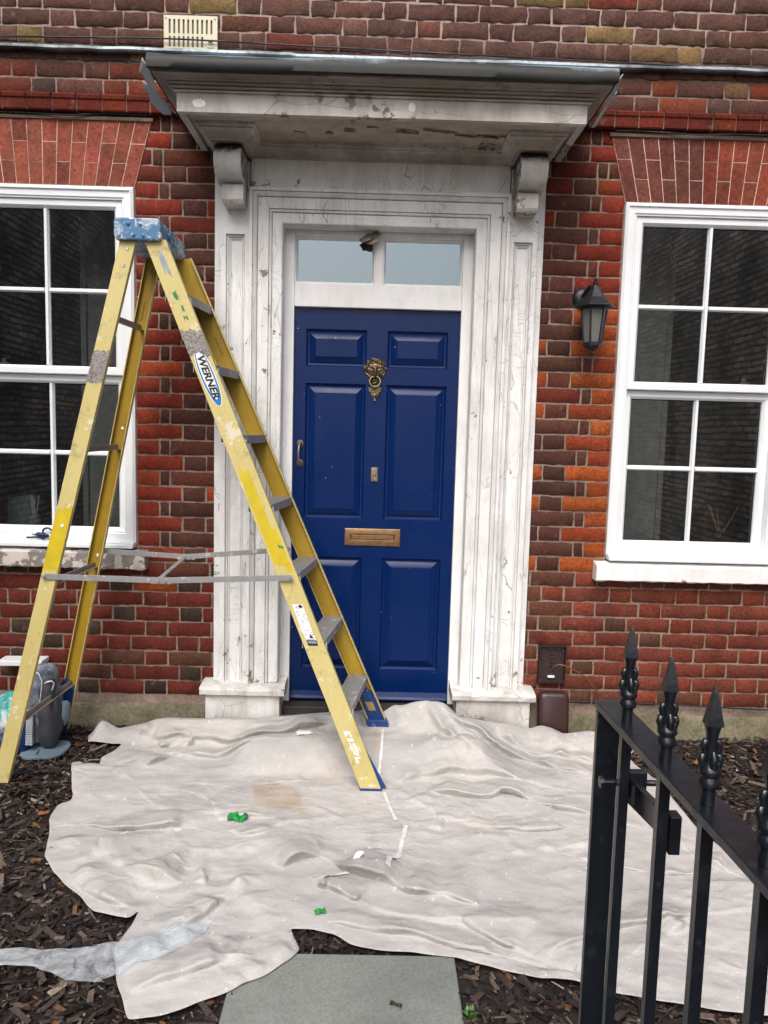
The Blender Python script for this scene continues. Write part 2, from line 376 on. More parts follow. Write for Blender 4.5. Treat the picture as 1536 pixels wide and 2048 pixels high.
def run(xa, xb, z, seq, rough=1., h=PITCH, proud=0., colour=None):
    """lay a sequence of (length, kind) from xa towards xb"""
    sg = 1 if xb > xa else -1; x = xa; k = 0
    while (xb-x)*sg > .004:
        L, kd = seq[k % len(seq)]; L *= random.uniform(.975, 1.025); e = x + sg*L
        if (e-xb)*sg > -.03: e = xb
        a, b = min(x, e), max(x, e)
        brick(a+HB/2, b-HB/2, z+HB/2, z+h-HB/2, col(kd), proud, rough); x = e; k += 1
ST, HD = .2225, .1125
nk = int(round((4.55-Z0)/PITCH))
for kz in range(2, nk):
    z = Z0 + kz*PITCH; zc = z + PITCH/2; odd = kz % 2
    if z < .105: continue
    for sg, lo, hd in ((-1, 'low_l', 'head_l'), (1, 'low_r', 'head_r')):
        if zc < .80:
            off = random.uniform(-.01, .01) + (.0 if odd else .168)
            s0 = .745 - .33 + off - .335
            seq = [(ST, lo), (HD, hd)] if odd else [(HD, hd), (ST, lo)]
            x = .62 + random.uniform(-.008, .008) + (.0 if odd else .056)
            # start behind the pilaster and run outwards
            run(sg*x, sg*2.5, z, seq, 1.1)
        elif zc < 2.615:
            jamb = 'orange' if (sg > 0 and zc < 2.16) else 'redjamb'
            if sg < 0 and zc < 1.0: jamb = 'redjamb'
            A = [(ST, jamb), (HD, 'brown'), (.25, jamb if random.random() < .5 else 'brown')] if odd else [(HD, jamb), (.05, 'brown'), (ST, 'brown' if random.random() < .85 else 'darkred'), (.2, 'darkred')]
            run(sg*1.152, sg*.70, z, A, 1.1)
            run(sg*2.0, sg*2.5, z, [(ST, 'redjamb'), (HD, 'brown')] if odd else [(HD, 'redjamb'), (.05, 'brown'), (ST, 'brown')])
        elif zc < 2.915:
            e = 1.152 - (zc-2.61)/.305*.079
            kd = 'darkred' if random.random() < .6 else 'redjamb'
            run(sg*(e+.02), sg*.55, z, [(.14, kd), (HD, 'brown'), (ST, 'darkred')] if odd else [(.07, kd), (.05, 'brown'), (ST, 'darkred'), (HD, 'brown')])
            run(sg*2.06, sg*2.5, z, [(ST, 'redjamb'), (HD, 'darkred')])
for kz in range(2, nk):
    z = Z0 + kz*PITCH; zc = z+PITCH/2
    if 3.0 < zc < 3.19:
        o = .0 if kz % 2 else .17
        run(-2.5+o*.5-.1, -.55, z, [(ST, 'band'), (HD, 'band')], .8); run(2.5-o*.5+.1, .55, z, [(ST, 'band'), (HD, 'band')], .8)
    elif zc > 3.19:
        o = random.uniform(0, .04) + (0 if kz % 2 else .168)
        run(-2.6+o, 2.6, z, [(ST, 'plum'), (HD, 'plum')], 2.2)
    elif 2.60 < zc < 3.19: run(-.55, .55, z, [(ST, 'darkred')])
wall = BR.build('wall', M['brick'], house, smooth=60, recalc=False)
# mortar bed behind the brick faces, with the openings left out
mo = MB(); yb = .0045
def sheet(x0, x1, z0, z1):
    mo.quad((x0, yb, z0), (x1, yb, z0), (x1, yb, z1), (x0, yb, z1))
for sg in (-1, 1):
    a = lambda p, q: (min(sg*p, sg*q), max(sg*p, sg*q))
    sheet(*a(.60, 2.5), -.25, .83); sheet(*a(.60, 1.155), .83, 2.60); sheet(*a(1.99, 2.5), .83, 2.60); sheet(*a(.60, 2.5), 2.60, 4.6)
sheet(-.60, .60, 2.55, 4.6)
mo.build('mortar', M['mortar'], wall, recalc=False)
# wall beyond the brick-by-brick part, and the body of the house behind
kx = NT('plain_brickwork'); bt = kx.n('TexBrick'); cb = kx.n('CombineXYZ'); sp_ = kx.sep(); kx.put(cb.inputs[0], sp_[0]); kx.put(cb.inputs[1], sp_[2]); kx.put(bt.inputs['Vector'], cb.outputs[0])
for kk, vv in (('Scale', 1.0), ('Mortar Size', .008), ('Brick Width', .225), ('Row Height', .075)): bt.inputs[kk].default_value = vv
bt.inputs['Color1'].default_value = (.15, .035, .02, 1); bt.inputs['Color2'].default_value = (.09, .04, .028, 1); bt.inputs['Mortar'].default_value = (.3, .22, .18, 1)
M['plain_brick'] = kx.out(bt.outputs[0], .9)
mb = MB()
for sg in (-1, 1): mb.box(min(sg*2.5, sg*4.2), max(sg*2.5, sg*4.2), 0, .25, -.3, 4.6)
islands(mb, 'outer_wall', M['plain_brick'], house)
# plinth of mossy render
mb = MB()
for sg in (-1, 1):
    P = [(-.004, -.3), (-.014, .095), (-.006, .112), (.003, .116)]
    i0 = len(mb.v); n = 60
    for q in range(n+1):
        x = sg*(.70+1.8*q/n)
        for y, z in P: mb.v.append((x, y-.002+.004*noise.noise((x*4, z*9, 1)), z+(.010*noise.noise((x*3.1, 4, 2)) if z > 0 else 0)))
    for q in range(n):
        for j in range(3): mb.f.append((i0+q*4+j, i0+q*4+j+1, i0+q*4+5+j, i0+q*4+4+j))
islands(mb, 'plinth', M['render'], house, smooth=40)
# string course of moulded bricks
for sg in (-1, 1):
    BR = MB(); x = .62
    while x < 2.5:
        L = random.choice((.108, .112, .115)); c = col('orange' if random.random() < .12 else 'redjamb'); c = tuple(v*.62 for v in c[:3]) + (1,)
        a, b = sorted((sg*x, sg*(x+L))); i0 = len(BR.v); dy = random.uniform(-.002, .002)
        for xx in (a+.003, b-.003):
            for y, z in ((.0, 2.926), (-.036, 2.926), (-.040, 2.931), (-.041, 2.972), (-.047, 2.978), (-.049, 2.992), (-.040, 3.001), (.0, 3.007)):
                BR.v.append((xx, y+dy, z)); BR.c.append(c)
        for j in range(7): BR.f.append((i0+j, i0+j+1, i0+9+j, i0+8+j))
        BR.f.append(tuple(range(i0, i0+8))); BR.f.append(tuple(range(i0+8, i0+16))[::-1]); x += L
    stc = BR.build('string_course', M['brick'], house, smooth=35)
    mb = MB(); a, b = sorted((sg*.62, sg*2.5)); mb.box(a, b, -.034, .003, 2.928, 3.000); mb.build('mortar', M['mortar'], stc)
# narrow ledge of lime under the string course, above each arch
mb = MB()
for sg in (-1, 1):
    i0 = len(mb.v)
    for q in range(41):
        x = sg*(1.06+1.1*q/40); w = .003*noise.noise((x*6, 0, 3))
        for y, z in ((.0, 2.897), (-.014+w, 2.897), (-.018+w, 2.906+w), (-.012, 2.914), (0, 2.915)): mb.v.append((x, y, z))
    for q in range(40):
        for j in range(4): mb.f.append((i0+q*5+j, i0+q*5+j+1, i0+q*5+6+j, i0+q*5+5+j))
islands(mb, 'mortar_ledge', m_mortar((.34, .26, .20)), house, smooth=40)
# gauged flat arches
for sg, cc in ((-1, 'head of the left window'), (1, 'right')):
    BR = MB(); N_ = 14; xc = 1.575; zb, zt = 2.606, 2.897
    be = lambda t: xc + (t-.5)*.85; te = lambda t: xc + (t-.5)*1.005
    for q in range(N_):
        t0, t1 = q/N_, (q+1)/N_
        cuts = [0, .36, 1] if q % 2 else [0, .66, 1]
        for h0, h1 in zip(cuts, cuts[1:]):
            base = (.25, .066, .042) if sg < 0 else (.215, .050, .028)
            if sg > 0 and q < 6: base = (.15, .048, .034)
            f = random.uniform(.78, 1.2); c = tuple(v*f*random.uniform(.92, 1.08) for v in base) + (1,)
            P = []
            for tt, hh in ((t0, h0), (t1, h0), (t1, h1), (t0, h1)):
                x = (be(tt)*(1-hh)+te(tt)*hh); P.append((x + (.0021 if tt == t0 else -.0021), zb+(zt-zb)*hh + (.0021 if hh == h0 else -.0021)))
            dy = random.uniform(-.001, .001); i0 = len(BR.v)
            for px, pz in P: BR.v.append((sg*px, -.006+dy, pz)); BR.c.append(c)
            for px, pz in P: BR.v.append((sg*px, .003, pz)); BR.c.append(c)
            for f4 in ((0,1,2,3),(0,4,5,1),(1,5,6,2),(2,6,7,3),(3,7,4,0)): BR.f.append(tuple(i0+k for k in f4))
    ar = BR.build('flat_arch', M['gauged'], house)
    mb = MB(); L = lambda x: sg*x
    mb.hexa([(L(be(0)), .02, zb), (L(be(1)), .02, zb), (L(te(1)), .02, zt), (L(te(0)), .02, zt), (L(be(0)), -.0045, zb), (L(be(1)), -.0045, zb), (L(te(1)), -.0045, zt), (L(te(0)), -.0045, zt)])
    mb.build('putty_joint', M['putty'], ar)
# lead flashing let into the wall above
mb = MB(); n = 140
for q in range(n+1):
    x = -2.5+5*q/n; w = .006*noise.noise((x*2.3, 1, 1))+.003*noise.noise((x*9, 1, 5)); z = 3.198 + w + (.006 if -.40 > x else 0)
    for y, dz in ((.0, .015), (-.012, .017), (-.034, .006), (-.037, -.006), (-.030, -.012), (0, -.010)): mb.v.append((x, y+w*.4, z+dz))
for q in range(n):
    for j in range(5): mb.f.append((q*6+j, q*6+j+1, q*6+7+j, q*6+6+j))
mb.build('lead_flashing', M['lead'], house, smooth=40)

# ---- windows
def ring(mb, x0, x1, z0, z1, prof):
    """closed frame; profile u goes inwards from the outer rectangle"""
    mb.sweep([(x0, z0), (x0, z1), (x1, z1), (x1, z0)], prof, XZ, closed=True)
def window(sg):
    L = lambda a, b: (min(sg*a, sg*b), max(sg*a, sg*b))
    x0, x1 = L(1.153, 1.995)
    mb = MB(); ring(mb, x0, x1, .925, 2.602, [(0, .09), (0, -.012), (.012, -.020), (.016, -.020), (.018, -.012), (.046, -.012), (.050, -.006), (.056, -.006), (.058, .012), (.058, .09)])
    fr = mb.build('window', M['upvc'], house, smooth=30)
    a0, a1 = L(1.211, 1.937)
    P_up = [(0, .06), (0, .004), (.004, .0), (.028, .0), (.034, .006), (.040, .016), (.040, .05)]
    def sash(za, zb, dy, name, zbar, bw, gl0, gl1):
        mb = MB(); ring(mb, a0+.0005, a1-.0005, za, zb, [(u, v+dy) for u, v in P_up])
        s_ = mb.build(name, M['upvc'], fr, smooth=30)
        mb = MB(); xm = sg*1.576
        prof = lambda c: None
        for (c0, c1, vert) in ((gl0, gl1, True), (a0+.039, a1-.039, False)):
            if vert: mb.hexa([(xm-.012, .028+dy, c0), (xm+.012, .028+dy, c0), (xm+.012, .028+dy, c1), (xm-.012, .028+dy, c1), (xm-.006, .010+dy, c0), (xm+.006, .010+dy, c0), (xm+.006, .010+dy, c1), (xm-.006, .010+dy, c1)])
            else:
                for (h0, h1) in ((c0, xm-.0125), (xm+.0125, c1)):
                    mb.hexa([(h0, .028+dy, zbar-.012), (h1, .028+dy, zbar-.012), (h1, .028+dy, zbar+.012), (h0, .028+dy, zbar+.012), (h0, .010+dy, zbar-.006), (h1, .010+dy, zbar-.006), (h1, .010+dy, zbar+.006), (h0, .010+dy, zbar+.006)])
        mb.build('glazing_bar', M['upvc'], fr)
        g = MB(); g.quad((a0+.03, .030+dy, za+.02), (a1-.03, .030+dy, za+.02), (a1-.03, .030+dy, zb-.02), (a0+.03, .030+dy, zb-.02))
        g.build('pane', M['glass'], fr, recalc=False)
        d = MB(); ring(d, a0+.041, a1-.041, gl0+.0005, gl1-.0005, [(0, .027+dy), (.004, .027+dy)]); d.build('gasket', M['black_gap'], fr)
    sash(1.735, 2.545, .004, 'upper_sash', 2.130, .024, 1.775, 2.505)
    sash(.955, 1.734, .032, 'lower_sash', 1.357, .024, .995, 1.694)
    mb = MB(); mb.box(x0+.004, x1-.004, -.055, .06, .905, .924); mb.box(x0+.004, x1-.004, -.032, .05, .9245, .936)
    mb.build('sub_sill', M['upvc'], fr, bevel=.003)
    # meeting-rail catches on the inside, restrictor clips
    for xx in (1.30, 1.80):
        c = MB(); X = sg*xx; c.box(X-.022, X+.022, .040, .060, 1.777, 1.788); c.box(X-.012, X+.006, .044, .058, 1.7885, 1.806); c.build('catch', m_cl, fr, bevel=.002)
    # sill
    mb = MB(); e0, e1 = L(1.095, 2.06); i0 = 0; n = 48
    prof = [(.0, .896), (-.060, .886), (-.068, .880), (-.070, .812), (-.062, .806), (.0, .806)]
    for q in range(n+1):
        x = e0+(e1-e0)*q/n
        for j, (y, z) in enumerate(prof):
            nn = noise.noise((x*22, j*3.3, sg*5)); rg = .004 if sg > 0 else .007
            zz = z + (nn*rg if j in (3, 4) else nn*.002); yy = y + (nn*.0025 if y < 0 else 0)
            mb.v.append((x, yy, zz))
    for q in range(n):
        for j in range(5): mb.f.append((q*6+j, q*6+j+1, q*6+7+j, q*6+6+j))
    mb.f.append(tuple(range(6))); mb.f.append(tuple(n*6+j for j in range(6))[::-1])
    mb.build('sill', M['paint_sill'] if sg > 0 else M['stone_sill'], fr, smooth=35)
    return fr
m_cl = m_plain('grey_plastic', (.45, .47, .48), .4)
wl = window(-1); wr = window(1)
wl['label'] = 'left sash window with mottled bare stone sill'; wr['label'] = 'right sash window with white painted sill'
# rooms behind the glass
for sg in (-1, 1):
    L = lambda a, b: (min(sg*a, sg*b), max(sg*a, sg*b))
    x0, x1 = L(.95, 3.4); rm = MB(); y0, y1 = .13, 3.2; z0, z1 = .1, 2.75
    rm.quad((x0,y1,z0),(x1,y1,z0),(x1,y1,z1),(x0,y1,z1)); rm.quad((x0,y0,z0),(x0,y1,z0),(x0,y1,z1),(x0,y0,z1)); rm.quad((x1,y0,z0),(x1,y1,z0),(x1,y1,z1),(x1,y0,z1))
    rm.quad((x0,y0,z1),(x1,y0,z1),(x1,y1,z1),(x0,y1,z1)); rm.quad((x0,y0,z0),(x1,y0,z0),(x1,y1,z0),(x0,y1,z0))
    a, b = L(1.16, 1.985)   # inner face of the front wall round the window
    for q in (((x0,z0),(x1,z0),(x1,.93),(x0,.93)), ((x0,2.59),(x1,2.59),(x1,z1),(x0,z1)), ((x0,.93),(a,.93),(a,2.59),(x0,2.59)), ((b,.93),(x1,.93),(x1,2.59),(b,2.59))):
        rm.quad(*[(px, y0, pz) for px, pz in q])
    r_ = rm.build('room', M['room_wall'], house, recalc=False)
    bd = MB(); bd.box(a-.02, b+.02, .10, .36, .925, .95); bd.build('window_board', m_plain('window_board_paint', (.5, .5, .48), .4), r_)
    st = MB(); px = sg*1.62; st.box(px-.09, px+.10, .9, 1.1, .1, 2.7); st.box(px+.11*sg-.015, px+.11*sg+.015, .88, .95, .1, 2.7); st.build('door_lining', m_plain('room_white_paint', (.62, .63, .6), .6), r_)

# ---- door surround
sur = MB(); sur.box(-.60, .60, -.046, .02, 2.597, 2.80)
surround = sur.build('door_surround', M['paint'], house, bevel=.003)
for a, b in ((-.772, -.738), (.738, .772)): sur = MB(); sur.box(a, b, -.022, .02, .24, 2.70); sur.build('edge_board', M['paint'], surround, bevel=.003)
ARCH = [(.0, .05), (.0, -.050), (-.004, -.054), (-.046, -.054), (-.0465, -.046), (-.0495, -.046), (-.050, -.060), (-.055, -.063), (-.0600, -.060), (-.0605, -.050), (-.0635, -.050), (-.064, -.064), (-.112, -.064), (-.1125, -.054), (-.116, -.054), (-.1165, -.070), (-.124, -.080), (-.132, -.086), (-.1325, -.078), (-.1355, -.078), (-.136, -.090), (-.150, -.090), (-.1505, -.03)]
mb = MB(); mb.sweep([(-.450, .255), (-.450, 2.450), (.450, 2.450), (.450, .255)], ARCH, XZ)
mb.build('architrave', M['paint'], surround, smooth=25)
def gridface(mb, rects, y, xs, zs):
    for i in range(len(xs)-1):
        for j in range(len(zs)-1):
            xm, zm = (xs[i]+xs[i+1])/2, (zs[j]+zs[j+1])/2
            if any(a < xm < b and c < zm < d for a, b, c, d in rects): continue
            mb.quad((xs[i], y, zs[j]), (xs[i+1], y, zs[j]), (xs[i+1], y, zs[j+1]), (xs[i], y, zs[j+1]))
for sg in (-1, 1):
    L = lambda a, b: (min(sg*a, sg*b), max(sg*a, sg*b))
    pa, pb = L(.605, .735); qa, qb = L(.625, .712); mb = MB()
    gridface(mb, [(qa, qb, .20, 2.395)], -.060, [pa, qa, qb, pb], [.15, .20, 2.395, 2.72])
    for e in (pa, pb): mb.quad((e, -.060, .15), (e, .0, .15), (e, .0, 2.72), (e, -.060, 2.72))
    mb.sweep([(qa, .20), (qa, 2.395), (qb, 2.395), (qb, .20)], [(0, -.060), (.001, -.046), (.004, -.042), (.0045, -.048), (.010, -.046), (.0105, -.036), (.013, -.034), (.0135, -.040), (.019, -.038), (.0195, -.030), (.024, -.030)], XZ, closed=True)
    mb.quad((qa+.024, -.030, .224), (qb-.024, -.030, .224), (qb-.024, -.030, 2.371), (qa+.024, -.030, 2.371))
    mb.build('pilaster', M['paint'], surround, smooth=25)
    # plinth block with its cap
    ba, bb = L(.432, .795); pbm = MB(); pbm.box(ba, bb, -.105, .06, -.15, .205)
    pl = pbm.build('plinth_block', M['paint_base'], surround, bevel=.006)
    cp = MB(); ca, cb = L(.408, .817); n = 26
    P = [(.06, .2055), (-.118, .2055), (-.130, .214), (-.132, .236), (-.122, .246), (-.085, .254), (.06, .258)]
    for q in range(n+1):
        x = ca+(cb-ca)*q/n
        for j, (y, z) in enumerate(P):
            nn = noise.noise((x*26, j*2.1, sg*3.0)); cp.v.append((x+(nn*.006 if q in (0, n) else 0), y+(nn*.006 if j in (1,2,3,4) else 0), z+(nn*.005 if j in (3,4,5) else 0)))
    for q in range(n):
        for j in range(6): cp.f.append((q*7+j, q*7+j+1, q*7+8+j, q*7+7+j))
    cp.f.append(tuple(range(7))); cp.f.append(tuple(n*7+j for j in range(7))[::-1])
    cp.build('block_cap', M['paint_base'], surround, smooth=35)
# ---- door frame, transom light
fr = MB(); FY = .052
for sg in (-1, 1):
    L = lambda a, b: (min(sg*a, sg*b), max(sg*a, sg*b))
    a, b = L(.404, .462); fr.box(a, b, FY, .16, .125, 2.452)
    a, b = L(.4495, .475); fr.box(a, b, -.03, FY-.0005, .26, 2.4515)
fr.box(-.4495, .4495, -.03, .15, 2.452, 2.49)
fr.box(-.4035, .4035, FY+.0004, .16, 2.0925, 2.203)
fr.box(-.4035, .4035, FY+.0004, .16, 2.424, 2.4518)
dframe = fr.build('door_frame', M['paint_door_frame'], house, bevel=.003)
tb = MB(); tb.box(-.0195, .0195, FY+.006, .12, 2.203, 2.424); tb.build('glazing_bar', M['paint_door_frame'], dframe, bevel=.004)
for a, b in ((-.4035, -.0195), (.0195, .4035)):
    mb = MB(); ring(mb, a, b, 2.203, 2.424, [(0, FY+.012), (.004, FY+.012), (.013, FY+.034), (.013, FY+.04)]); mb.build('putty_bead', M['paint_door_frame'], dframe)
    g = MB(); g.quad((a+.008, FY+.036, 2.208), (b-.008, FY+.036, 2.208), (b-.008, FY+.036, 2.42), (a+.008, FY+.036, 2.42)); g.build('pane', M['glass'], dframe, recalc=False)
def flake(mb, c, w, h, tilt, seed, ax=(1, 0, 0), up=(0, 0, 1), out=(0, -1, 0)):
    """a curled scale of paint"""
    ax, up, out = Vector(ax), Vector(up), Vector(out); i0 = len(mb.v); n = 6
    for a in range(n+1):
        for b in range(4):
            t = a/n-.5; s = b/3
            ed = 1-.5*abs(noise.noise((t*5, seed, s)))
            p = Vector(c) + ax*(t*w) - up*(s*h*ed*(1-1.2*t*t)) + out*(tilt*s*s*(1-.6*abs(t)) + .004*noise.noise((t*9, s*5, seed)))
            mb.v.append(tuple(p))
    for a in range(n):
        for b in range(3): mb.f.append((i0+a*4+b, i0+a*4+b+1, i0+a*4+5+b, i0+a*4+4+b))
m_flake = m_paint('curled_paint_flake', (.42, .37, .31), (.2, .17, .14), .8, .2)
fk = MB(); flake(fk, (-.045, .045, 2.437), .085, .06, .045, 3.3, ax=(.86, 0, .5), up=(-.45, 0, .85)); flake(fk, (-.075, .04, 2.425), .06, .045, .05, 7.3, ax=(.8, .1, .6), up=(-.6, 0, .7))
islands(fk, 'paint_flake', m_flake, dframe, 60, thick=.002)
hl = MB(); hl.box(-.46, .46, .16, 2.4, .1, 2.7); hl.f = [f for i, f in enumerate(hl.f) if i != 2]
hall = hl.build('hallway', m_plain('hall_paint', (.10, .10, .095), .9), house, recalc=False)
# ---- door
DY = .080; dm = MB()
RX = ((-.346, -.050), (.052, .347)); RZ = ((.292, .868), (1.063, 1.730), (1.812, 1.991))
rects = [(a, b, c, d) for a, b in RX for c, d in RZ]
gridface(dm, rects, DY, [-.4035, -.346, -.050, .052, .347, .4035], [.128, .292, .868, 1.063, 1.730, 1.812, 1.991, 2.092])
dm.quad((-.4035, DY, .128), (.4035, DY, .128), (.4035, DY+.04, .128), (-.4035, DY+.04, .128))
door = dm.build('door', M['blue'], house, recalc=False); door['label'] = 'royal blue six panel front door with brass fittings'
for a, b, c, d in rects:
    mb = MB(); mb.sweep([(a, c), (a, d), (b, d), (b, c)], [(0, DY), (.002, DY+.006), (.008, DY+.012), (.013, DY+.0135), (.016, DY+.0135), (.018, DY+.012), (.046, DY+.0035), (.048, DY+.001)], XZ, closed=True)
    mb.quad((a+.048, DY+.001, c+.048), (b-.048, DY+.001, c+.048), (b-.048, DY+.001, d-.048), (a+.048, DY+.001, d-.048))
    mb.build('panel', M['blue'], door, smooth=20)
mb = MB(); mb.prism([(DY-.001, .135), (DY-.028, .135), (DY-.030, .145), (DY-.022, .155), (DY-.001, .176)], lambda y, z, x: (x, y, z), -.402, .402)
mb.build('weatherboard', M['blue'], door, bevel=.002)
mb = MB(); mb.box(-.430, .430, -.02, .16, -.1, .1235); mb.build('threshold', M['threshold'], house, bevel=.006)
# letter plate
mb = MB(); ring(mb, -.138, .140, .930, 1.016, [(0, DY), (0, DY-.007), (.006, DY-.010), (.026, DY-.010), (.030, DY-.006), (.032, DY-.002)]); lp = mb.build('letter_plate', M['bronze'], door, smooth=30)
mb = MB(); mb.box(-.105, .107, DY-.007, DY-.001, .963, .986); mb.build('letter_flap', M['bronze'], lp, bevel=.002) if False else None
mb = MB(); mb.box(-.1045, .1065, DY-.0065, DY-.001, .9635, .9825); mb.box(-.1045, .1065, DY-.0055, DY-.001, .983, .9845); mb.build('letter_flap', M['bronze'], door, bevel=.0015)
# lock
mb = MB(); mb.box(-.014, .019, DY-.006, DY, 1.254, 1.322); mb.box(-.010, .015, DY-.009, DY-.006, 1.260, 1.316); mb.lathe([(.0085, DY-.015), (.0085, DY-.009)], (.0025, 0, 1.288), 14, 'y')
lk = mb.build('lock', M['brass'], door, bevel=.001)
# pull handle
mb = MB(); hx = -.368
for zz in (1.449-.016, 1.321+.016): mb.lathe([(.017, DY), (.017, DY-.003), (.012, DY-.007), (.007, DY-.016), (.006, DY-.024)], (hx, 0, zz), 14, 'y')
mb.tube([(hx, DY-.020, 1.433), (hx-.001, DY-.034, 1.425), (hx-.003, DY-.040, 1.405), (hx-.004, DY-.042, 1.385), (hx-.003, DY-.040, 1.365), (hx-.001, DY-.034, 1.346), (hx, DY-.020, 1.337)], [.0045, .0055, .0055, .0065, .0055, .0055, .0045], 8)
mb.build('handle', M['brass'], door, smooth=50)
# lion knocker
kn = MB(); cx, cz = -.0055, 1.802; NR, NA = 26, 72
def rim(a):
    # outline radius: a broad mane at the top narrowing to a beard
    x, z = math.cos(a), math.sin(a)
    r = .055 + .004*math.sin(a*11+.7) + .003*math.sin(a*17)
    return r*(1.0 + (.02 if z > 0 else .30*(-z)**2.2)) * (1 - (.22*abs(x)*(-z) if z < 0 else 0))
for q in range(NR+1):
    t = q/NR
    for w in range(NA):
        a = 2*math.pi*w/NA; r = rim(a)*t; x, z = r*math.cos(a), r*math.sin(a)
        face = math.exp(-((x/.026)**2 + ((z+.006)/.034)**2)*1.0)
        h = .010*(1-t**4) + .016*face
        h += .0045*max(0, math.sin(a*15+2.4*math.sin(t*8)+t*5))*sstep(.42, .7, t)*(1-sstep(.93, 1, t))
        h += .0035*math.sin(t*24+3*math.sin(a*5))*sstep(.45, .65, t)*(1-sstep(.9, 1, t))
        h += .012*math.exp(-((x/.007)**2 + ((z+.010)/.020)**2))                 # nose and brow
        h += .008*math.exp(-((x/.012)**2 + ((z+.028)/.010)**2))                 # muzzle
        for e in (-1, 1):
            h -= .008*math.exp(-(((x-e*.0125)/.0065)**2 + ((z-.003)/.0045)**2)) # eye sockets
            h += .004*math.exp(-(((x-e*.0125)/.003)**2 + ((z-.003)/.0025)**2))
            h += .005*math.exp(-(((x-e*.013)/.009)**2 + ((z-.012)/.004)**2))    # brows
            h += .006*math.exp(-(((x-e*.034)/.008)**2 + ((z-.030)/.008)**2))    # ears
        h -= .009*math.exp(-((x/.012)**2 + ((z+.041)/.0045)**2))                # mouth
        if q == NR: h = 0
        kn.v.append((cx+x, DY-.001-h, cz+z))
for q in range(NR):
    for w in range(NA): kn.f.append((q*NA+w, q*NA+(w+1) % NA, (q+1)*NA+(w+1) % NA, (q+1)*NA+w))
kb = 1.700; kn.prism([(-.033, .015), (-.021, .019), (0, .012), (.021, .019), (.033, .015), (.029, -.006), (.019, -.008), (.021, -.014), (.012, -.029), (.006, -.036), (.007, -.050), (-.007, -.050), (-.006, -.036), (-.012, -.029), (-.021, -.014), (-.019, -.008), (-.029, -.006)], lambda a, b, t: (cx+a*.95, t, kb+b), DY, DY-.012)
kn.lathe([(.004, -.010), (.011, -.004), (.011, .004), (.003, .012)], (cx, DY-.014, kb-.022), 10, 'z')
knk = kn.build('knocker', M['brass_dark'], door, smooth=45)
kr = MB(); pts = [(cx+.026*math.sin(2*math.pi*q/28), DY-.024+.006*math.cos(2*math.pi*q/28), 1.743+.026*math.cos(2*math.pi*q/28)) for q in range(29)]
kr.tube(pts, .0052, 8, False); kr.lathe([(.004, -.012), (.008, -.006), (.008, .006), (.004, .012)], (cx, DY-.028, 1.717), 10, 'x')
kr.build('knocker_ring', M['brass_dark'], door, smooth=60)

# ---- canopy
A_, P_ = .838, .45
cpath = [(-A_, .02), (-A_, -P_), (A_, -P_), (A_, .02)]
COR = [(-.030, 2.800), (-.030, 2.778), (0, 2.778), (0, 2.852), (.012, 2.8525), (.012, 2.859), (.006, 2.8595), (.006, 2.862), (.024, 2.8625), (.026, 2.868), (.020, 2.8685), (.020, 2.871), (.032, 2.873), (.040, 2.878), (.036, 2.8785), (.036, 2.881), (.052, 2.8815), (.053, 2.886), (.062, 2.891), (.080, 2.895), (.081, 2.908), (.05, 2.91)]
mb = MB(); mb.sweep(cpath, COR, XY)
canopy = mb.build('canopy', M['paint_canopy'], house, smooth=25)
mb = MB(); n1, n2 = 40, 14
for a in range(n1+1):
    for b in range(n2+1):
        x = -A_+.005+(2*A_-.01)*a/n1; y = .0-(P_-.005)*b/n2; mb.v.append((x, y, 2.795+.002*noise.noise((x*4, y*4, 1))))
for a in range(n1):
    for b in range(n2): i = a*(n2+1)+b; mb.f.append((i, i+1, i+n2+2, i+n2+1))
mb.build('soffit', M['paint_soffit'], canopy, smooth=60)
BED = [(.0, 2.735), (.006, 2.735), (.008, 2.742), (.016, 2.744), (.019, 2.752), (.030, 2.764), (.044, 2.771), (.047, 2.772), (.048, 2.782), (.056, 2.783), (.058, 2.7945)]
mb = MB(); mb.sweep([(-.738, .0), (-.738, -.262), (-.598, -.262), (-.598, -.047), (.598, -.047), (.598, -.262), (.738, -.262), (.738, .0)], BED, XY)
for sg in (-1, 1):
    a, b = sorted((sg*.6, sg*.736)); mb.box(a, b, -.26, 0, 2.735, 2.79)
mb.build('bed_moulding', M['paint_canopy'], canopy, smooth=25)
for sg in (-1, 1):
    xc = sg*.669
    sc = []
    for t in np.linspace(0, 1, 25):        # upper volute: bulges forward and curls under
        a = rad(100 - 250*t); R_ = .062 + .004*t
        sc.append((-.188 - R_*math.cos(a)*1.05, 2.668 + R_*math.sin(a)*1.08))
    up = [(.0, 2.738), (-.215, 2.738)] + [(-.196-.070*math.sin(rad(t)), 2.668+.072*math.cos(rad(t))) for t in range(20, 176, 12)] + [(-.178, 2.602), (-.165, 2.596), (-.150, 2.589), (.0, 2.5885)]
    mb = MB(); mb.prism(up, lambda y, z, x: (x, y, z), xc-.060, xc+.060)
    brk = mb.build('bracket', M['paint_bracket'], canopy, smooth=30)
    lo = [(.0, 2.5875), (-.160, 2.5875), (-.170, 2.580), (-.166, 2.520), (-.156, 2.506), (.0, 2.503)]
    mb = MB(); xl = xc - sg*.006
    mb.prism(lo, lambda y, z, x: (x, y, z), xl-.049, xl+.049); mb.build('bracket_foot', M['paint_bracket'], canopy, bevel=.004)
